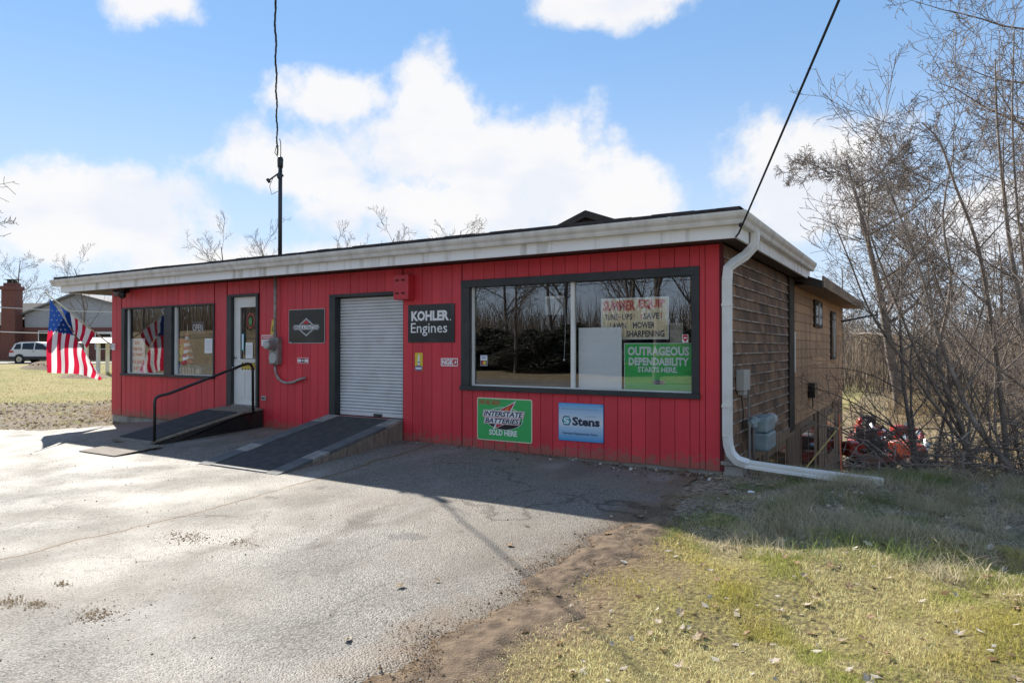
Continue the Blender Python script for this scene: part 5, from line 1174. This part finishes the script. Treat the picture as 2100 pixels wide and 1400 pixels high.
stuff(blades('straw_tussocks', x, y, G.uniform(.05, .20, n), G.uniform(.0018, .0038, n), G.uniform(.06, .26, n), mixc((.66,.57,.41), (.40,.36,.20), tn)*(.6+.6*G.random((n,1)))), 'pale bent tussocks of dead grass on the shaded bank', 'grass')
# tufts on the far left lawn and verge
N_ = 60000; x = G.uniform(-46, -14.5, N_); y = G.uniform(5.5, 24, N_); s_ = -.75*x+.66*y
keep = (s_ > 16.1) & inview(x, y, .8) & (G.random(N_) < np.where(s_ > 23, .9, .55)*np.clip(24/s_, .3, 1)); keep &= ~((x > -15.5) & (y > 8.2)); x, y, s_ = x[keep], y[keep], s_[keep]; n = len(x)
col = mixc((.46,.39,.19), (.25,.27,.08), np.clip(vn(x, y, .4, 21)*1.5-.4+.4*(G.random(n)-.5), 0, 1))*(.7+.6*G.random((n,1)))
stuff(blades('far_lawn_grass', x, y, G.uniform(.02, .07, n), G.uniform(.008, .02, n), G.uniform(.02, .08, n), col), 'yellowing lawn and verge grass left of the shop', 'grass')
# weedy stalks at the left corner and tan brush below the bank
N_ = 900; x = -16.2+G.normal(0, .5, N_); y = 9.6+G.normal(0, .6, N_); k_ = (x < -15.5); x, y = x[k_], y[k_]; n = len(x)
stuff(blades('corner_weeds', x, y, G.uniform(.15, .5, n), G.uniform(.004, .008, n), G.uniform(.05, .3, n), np.array([[.34,.22,.15]])*(.6+.7*G.random((n,1)))), 'dry reddish weeds by the left corner of the shop', 'weeds')
N_ = 34000; x = G.uniform(-2, 22, N_); y = G.uniform(12.2, 46, N_); keep = inview(x, y, .8) & (G.random(N_) < sstep(.25, .6, vn(x, y, .35, 31))) & ~((x < .3) & (y > 18) & (y < 36)) & (x > -1.7); x, y = x[keep], y[keep]; n = len(x)
col = mixc((.40,.31,.18), (.20,.14,.09), G.random(n))*(.7+.6*G.random((n,1)))
stuff(blades('dry_brush', x, y, G.uniform(.4, 1.9, n), G.uniform(.008, .02, n), G.uniform(.1, .9, n), col), 'tan thicket of dry stalks below the bank', 'brush')
N_ = 26000; x = G.uniform(-30, 60, N_); y = G.uniform(58, 150, N_); keep = inview(x, y, .85); x, y = x[keep], y[keep]; n = len(x)
stuff(blades('far_wood', x, y, G.uniform(2, 8, n), G.uniform(.04, .12, n), G.uniform(.2, 2.5, n), mixc((.17,.135,.105), (.27,.215,.16), G.random(n))*(.8+.4*G.random((n,1)))), 'brown leafless wood far behind the brush', 'wood')
N_ = 16000; x = G.uniform(-95, 10, N_); y = G.uniform(-60, -27, N_); n = N_
stuff(blades('roadside_wood', x, y, G.uniform(1.5, 6, n), G.uniform(.03, .09, n), G.uniform(.2, 1.8, n), mixc((.14,.11,.085), (.22,.175,.13), G.random(n))*(.8+.4*G.random((n,1)))), 'brown leafless wood across the road, mirrored in the windows', 'wood')
# tangle of dead sticks on the bank
tg = MB(); R = random.Random(77)
for k in range(2000):
    x = R.uniform(-.9, 5.5); y = 9.35+.25*min(x, 4)+abs(R.gauss(0, .8)); z = float(gz(x, y))+abs(R.gauss(0, .34)); a = R.uniform(0, 6.28); L_ = R.uniform(.2, .9); e = R.uniform(-.25, .6); c_ = R.uniform(-.5, .5)
    p0 = Vector((x,y,z)); p1 = p0+Vector((math.cos(a),math.sin(a),e))*L_*.5; p2 = p1+Vector((math.cos(a+c_),math.sin(a+c_),e-.4))*L_*.5; r0 = R.choice([.003,.004,.004,.006,.011])
    tg.tube([p0,p1,p2], [r0, r0*.8, r0*.5], 4, False)
stuff(tg.build('stick_tangle', BARK[0]), 'tangle of dead sticks along the top of the bank', 'sticks')
# dead leaves: the largest as single leaves, the rest as litter
def leafmesh(seed, m):
    R = random.Random(seed); n = 12; pts = []
    for i in range(n):
        a = 2*math.pi*i/n; r_ = (1 if i % 2 == 0 else .66)*(.5+.5*abs(math.cos(a/2)))*R.uniform(.85, 1.1); px, py = r_*math.cos(a)*1.15, r_*math.sin(a)*.85
        pts.append((px*.04, py*.04, .012*(abs(py))**1.5+R.uniform(0, .010)+.012*max(0, px)))
    mb = MB(); mb.add([(0,0,.004)]+pts, [(0,1+i,1+(i+1)%n) for i in range(n)]); return mb.mesh('leaf', m)
LM = [mat('leaf_pale', (.40,.32,.22), .8, (.30,.22,.14), 30, local=True, spec=.1), mat('leaf_tan', (.30,.20,.12), .7, (.24,.15,.09), 30, local=True, spec=.1), mat('leaf_white', (.50,.43,.33), .8, (.36,.28,.2), 30, local=True, spec=.1)]
LMS = [leafmesh(i, LM[i % 3]) for i in range(9)]
R = random.Random(5); cnt = 0
while cnt < 290:
    x, y = R.uniform(-3.2, 4.5), R.uniform(1.8, 8.4)
    if not inview(np.array(x), np.array(y), .8): continue
    if x < -2.2 and R.random() < .9: continue
    if x < -1.6 and R.random() < .6: continue
    s_ = R.uniform(.45, 1.15)*(1 if y < 6 else 1.25)
    inst('leaf', R.choice(LMS), ground, (x, y, float(gz(x, y))+(.022 if x < -2.2 else R.uniform(.008, .03))), (R.gauss(0,.18), R.gauss(0,.18), R.uniform(0,6.28)), (s_,s_,s_)); cnt += 1
def litter(name, x, y, size, col, zoff, label):
    n = len(x); a = G.random(n)*6.283; u = np.stack([np.cos(a), np.sin(a), G.normal(0,.25,n)], 1)*size[:,None]; v = np.stack([-np.sin(a), np.cos(a), G.normal(0,.35,n)], 1)*(size*.65)[:,None]
    P_ = np.stack([x, y, gz(x, y)+zoff], 1); V = np.stack([P_-u, P_-v*.8, P_+u, P_+v], 1).reshape(-1, 3); V[2::4,2] += size*.4; i = np.arange(n)*4
    Fq = np.stack([i, i+1, i+2, i, i+2, i+3], 1).reshape(-1, 3); return stuff(inst(name, mesh_np(name, V, Fq, M['leafstuff'], False, np.repeat(col, 4, 0))), label, 'leaves')
N_ = 9000; x = G.uniform(-2.4, 7, N_); y = G.uniform(1.5, 10.5, N_); keep = inview(x, y) & (x > edge_x(y)+.15) & (G.random(N_) < np.where(y > 5.8, .75, .26)*(.35+.9*vn(x, y, 1.2, 41))); x, y = x[keep], y[keep]; n = len(x)
pale = np.array([[.46,.40,.32],[.30,.21,.13],[.22,.14,.08],[.55,.50,.43]])[G.integers(0,4,n)]
litter('leaf_litter', x, y, G.uniform(.008, .034, n), pale*(.7+.5*G.random((n,1))), .012, 'scattered dead leaves over the lawn and bank')
N_ = 900; x = G.uniform(-6.9, -2.1, N_); y = 8.28-np.abs(G.normal(0, .10, N_))-.55*(G.random(N_) < .12)*G.random(N_); k_ = G.random(N_) < .15+.85*sstep(-4.2, -2.4, x); x, y = x[k_], y[k_]; n = len(x)
pale = np.array([[.30,.22,.15],[.20,.13,.08],[.14,.09,.06],[.55,.52,.48]])[G.integers(0,4,n)]
litter('wall_litter', x, y, G.uniform(.008, .032, n), pale*(.7+.5*G.random((n,1))), .022, 'dead leaves and litter along the foot of the red wall')
N_ = 5200; x = G.uniform(-26, -14.6, N_); y = G.uniform(5.6, 15, N_); s_ = -.75*x+.66*y; k_ = (s_ > 16.05) & (s_ < 23.4) & ~((x > -15.5) & (y > 8.2)) & inview(x, y, .8); x, y = x[k_], y[k_]; n = len(x)
pale = np.array([[.42,.35,.27],[.26,.18,.12],[.17,.12,.08],[.52,.47,.40]])[G.integers(0,4,n)]
litter('verge_litter', x, y, G.uniform(.015, .06, n), pale*(.7+.5*G.random((n,1))), .01, 'brown leaf litter on the verge left of the shop')
# dirt verge along the ragged asphalt edge
vx = np.linspace(0, 1, 44); vy = np.arange(-1.0, 7.2, .022); A, B = np.meshgrid(vx, vy)
wv = (.62+.16*np.sin(B*.9+1)+.10*np.sin(B*2.2)+.18*(vn(B, B*0, 5, 57)-.5))*(1-.8*sstep(5.4, 6.6, B))+.05; X = edge_x(B)-(.06+.20*vn(B, B*0, 1.6, 51)+.14*vn(B, B*0, 7, 52))*(1-.8*sstep(5.4, 6.6, B))+A*wv
hh_ = np.sin(np.pi*np.clip(A, 0, 1))**.6; Z = gz(X, B)+.020*hh_-.012*(1-hh_)+hh_*(.030*(vn(X, B, 2.6, 53)-.35)*(1-A)+.024*(vn(X*1.0, B*.45, 9, 54)-.5)+.014*(vn(X, B, 26, 55)-.5)); Z = Z-.02*(A > .98)
n1 = len(vx); i = np.arange((n1-1)*(len(vy)-1)); r0 = i//(n1-1); c0 = i % (n1-1)
vsoil = mat('verge_soil', (.095,.062,.038), .95, (.20,.138,.085), 9, .36, .64, 1.0, 70, detail=9)
struct(inst('dirt_verge', mesh_np('dirt_verge', np.stack([X, B, Z], 2).reshape(-1, 3), np.stack([r0*n1+c0, r0*n1+c0+1, (r0+1)*n1+c0+1, (r0+1)*n1+c0], 1), vsoil, True)))
# clods of dried mud, and grit on the asphalt
def clods(x, y, size, col, name, label, squash=.45):
    n = len(x); base = np.array([(1,0,0),(-.5,.87,0),(-.5,-.87,0),(0,0,1)]); V = base[None]*size[:,None,None]*(.7+.6*G.random((n,4,3))); V[:,:,2] *= squash
    V += np.stack([x, y, gz(x, y)+.017], 1)[:,None]; i = np.arange(n)*4; Fq = np.stack([i,i+1,i+3,i+1,i+2,i+3,i+2,i,i+3], 1).reshape(-1, 3)
    return stuff(inst(name, mesh_np(name, V.reshape(-1,3), Fq, M['leafstuff'], False, np.repeat(col, 4, 0))), label, 'dirt')
px, py = [], []
for cx, cy, s_, k_ in ((-5.63,3.72,.16,260),(-4.58,2.38,.12,190),(-5.11,2.26,.08,120),(-5.32,2.2,.09,140),(-5.15,3.87,.12,120),(-5.38,2.55,.05,60),(-2.5,3.2,.25,300),(-2.6,4.6,.2,200)):
    px.append(G.normal(cx, s_*.8, k_)); py.append(G.normal(cy, s_*.5, k_))
x, y = np.concatenate(px), np.concatenate(py); n = len(x)
clods(x, y, G.uniform(.003, .011, n), np.array([[.20,.145,.09]])*(.6+.8*G.random((n,1))), 'mud_clods', 'crumbled clods of dried mud on the asphalt')
N_ = 14000; y = G.uniform(1.2, 6.6, N_); x = edge_x(y)-.02+G.normal(0, .15, N_); n = N_
clods(x, y, G.uniform(.0015, .007, n)*(1+1.6*(G.random(n) < .03)), np.array([[.17,.115,.07],[.26,.185,.12],[.11,.08,.055],[.30,.27,.23]])[G.integers(0,4,n)], 'edge_crumbs', 'loose soil crumbs and gravel along the asphalt edge', .8)
N_ = 9000; x = G.uniform(-12, -2.4, N_); y = G.uniform(1.6, 8.2, N_); k_ = inview(x, y); x, y = x[k_], y[k_]; n = len(x)
clods(x, y, G.uniform(.002, .006, n)*(1+1.5*(G.random(n) < .03)), np.array([[.22,.19,.16],[.10,.085,.07],[.34,.31,.28]])[G.integers(0,3,n)], 'grit', 'loose grit and crumbs scattered on the asphalt', .7)
tag(MB().ball((0,0,.012), .03, 1.3, .9, .5, 6, 4).build('paper_scrap', M['ink_white'], None, loc=(-1.62,7.59,float(gz(-1.62,7.59))+.01)), 'crumpled white paper scrap in the grass below the downspout', 'litter')
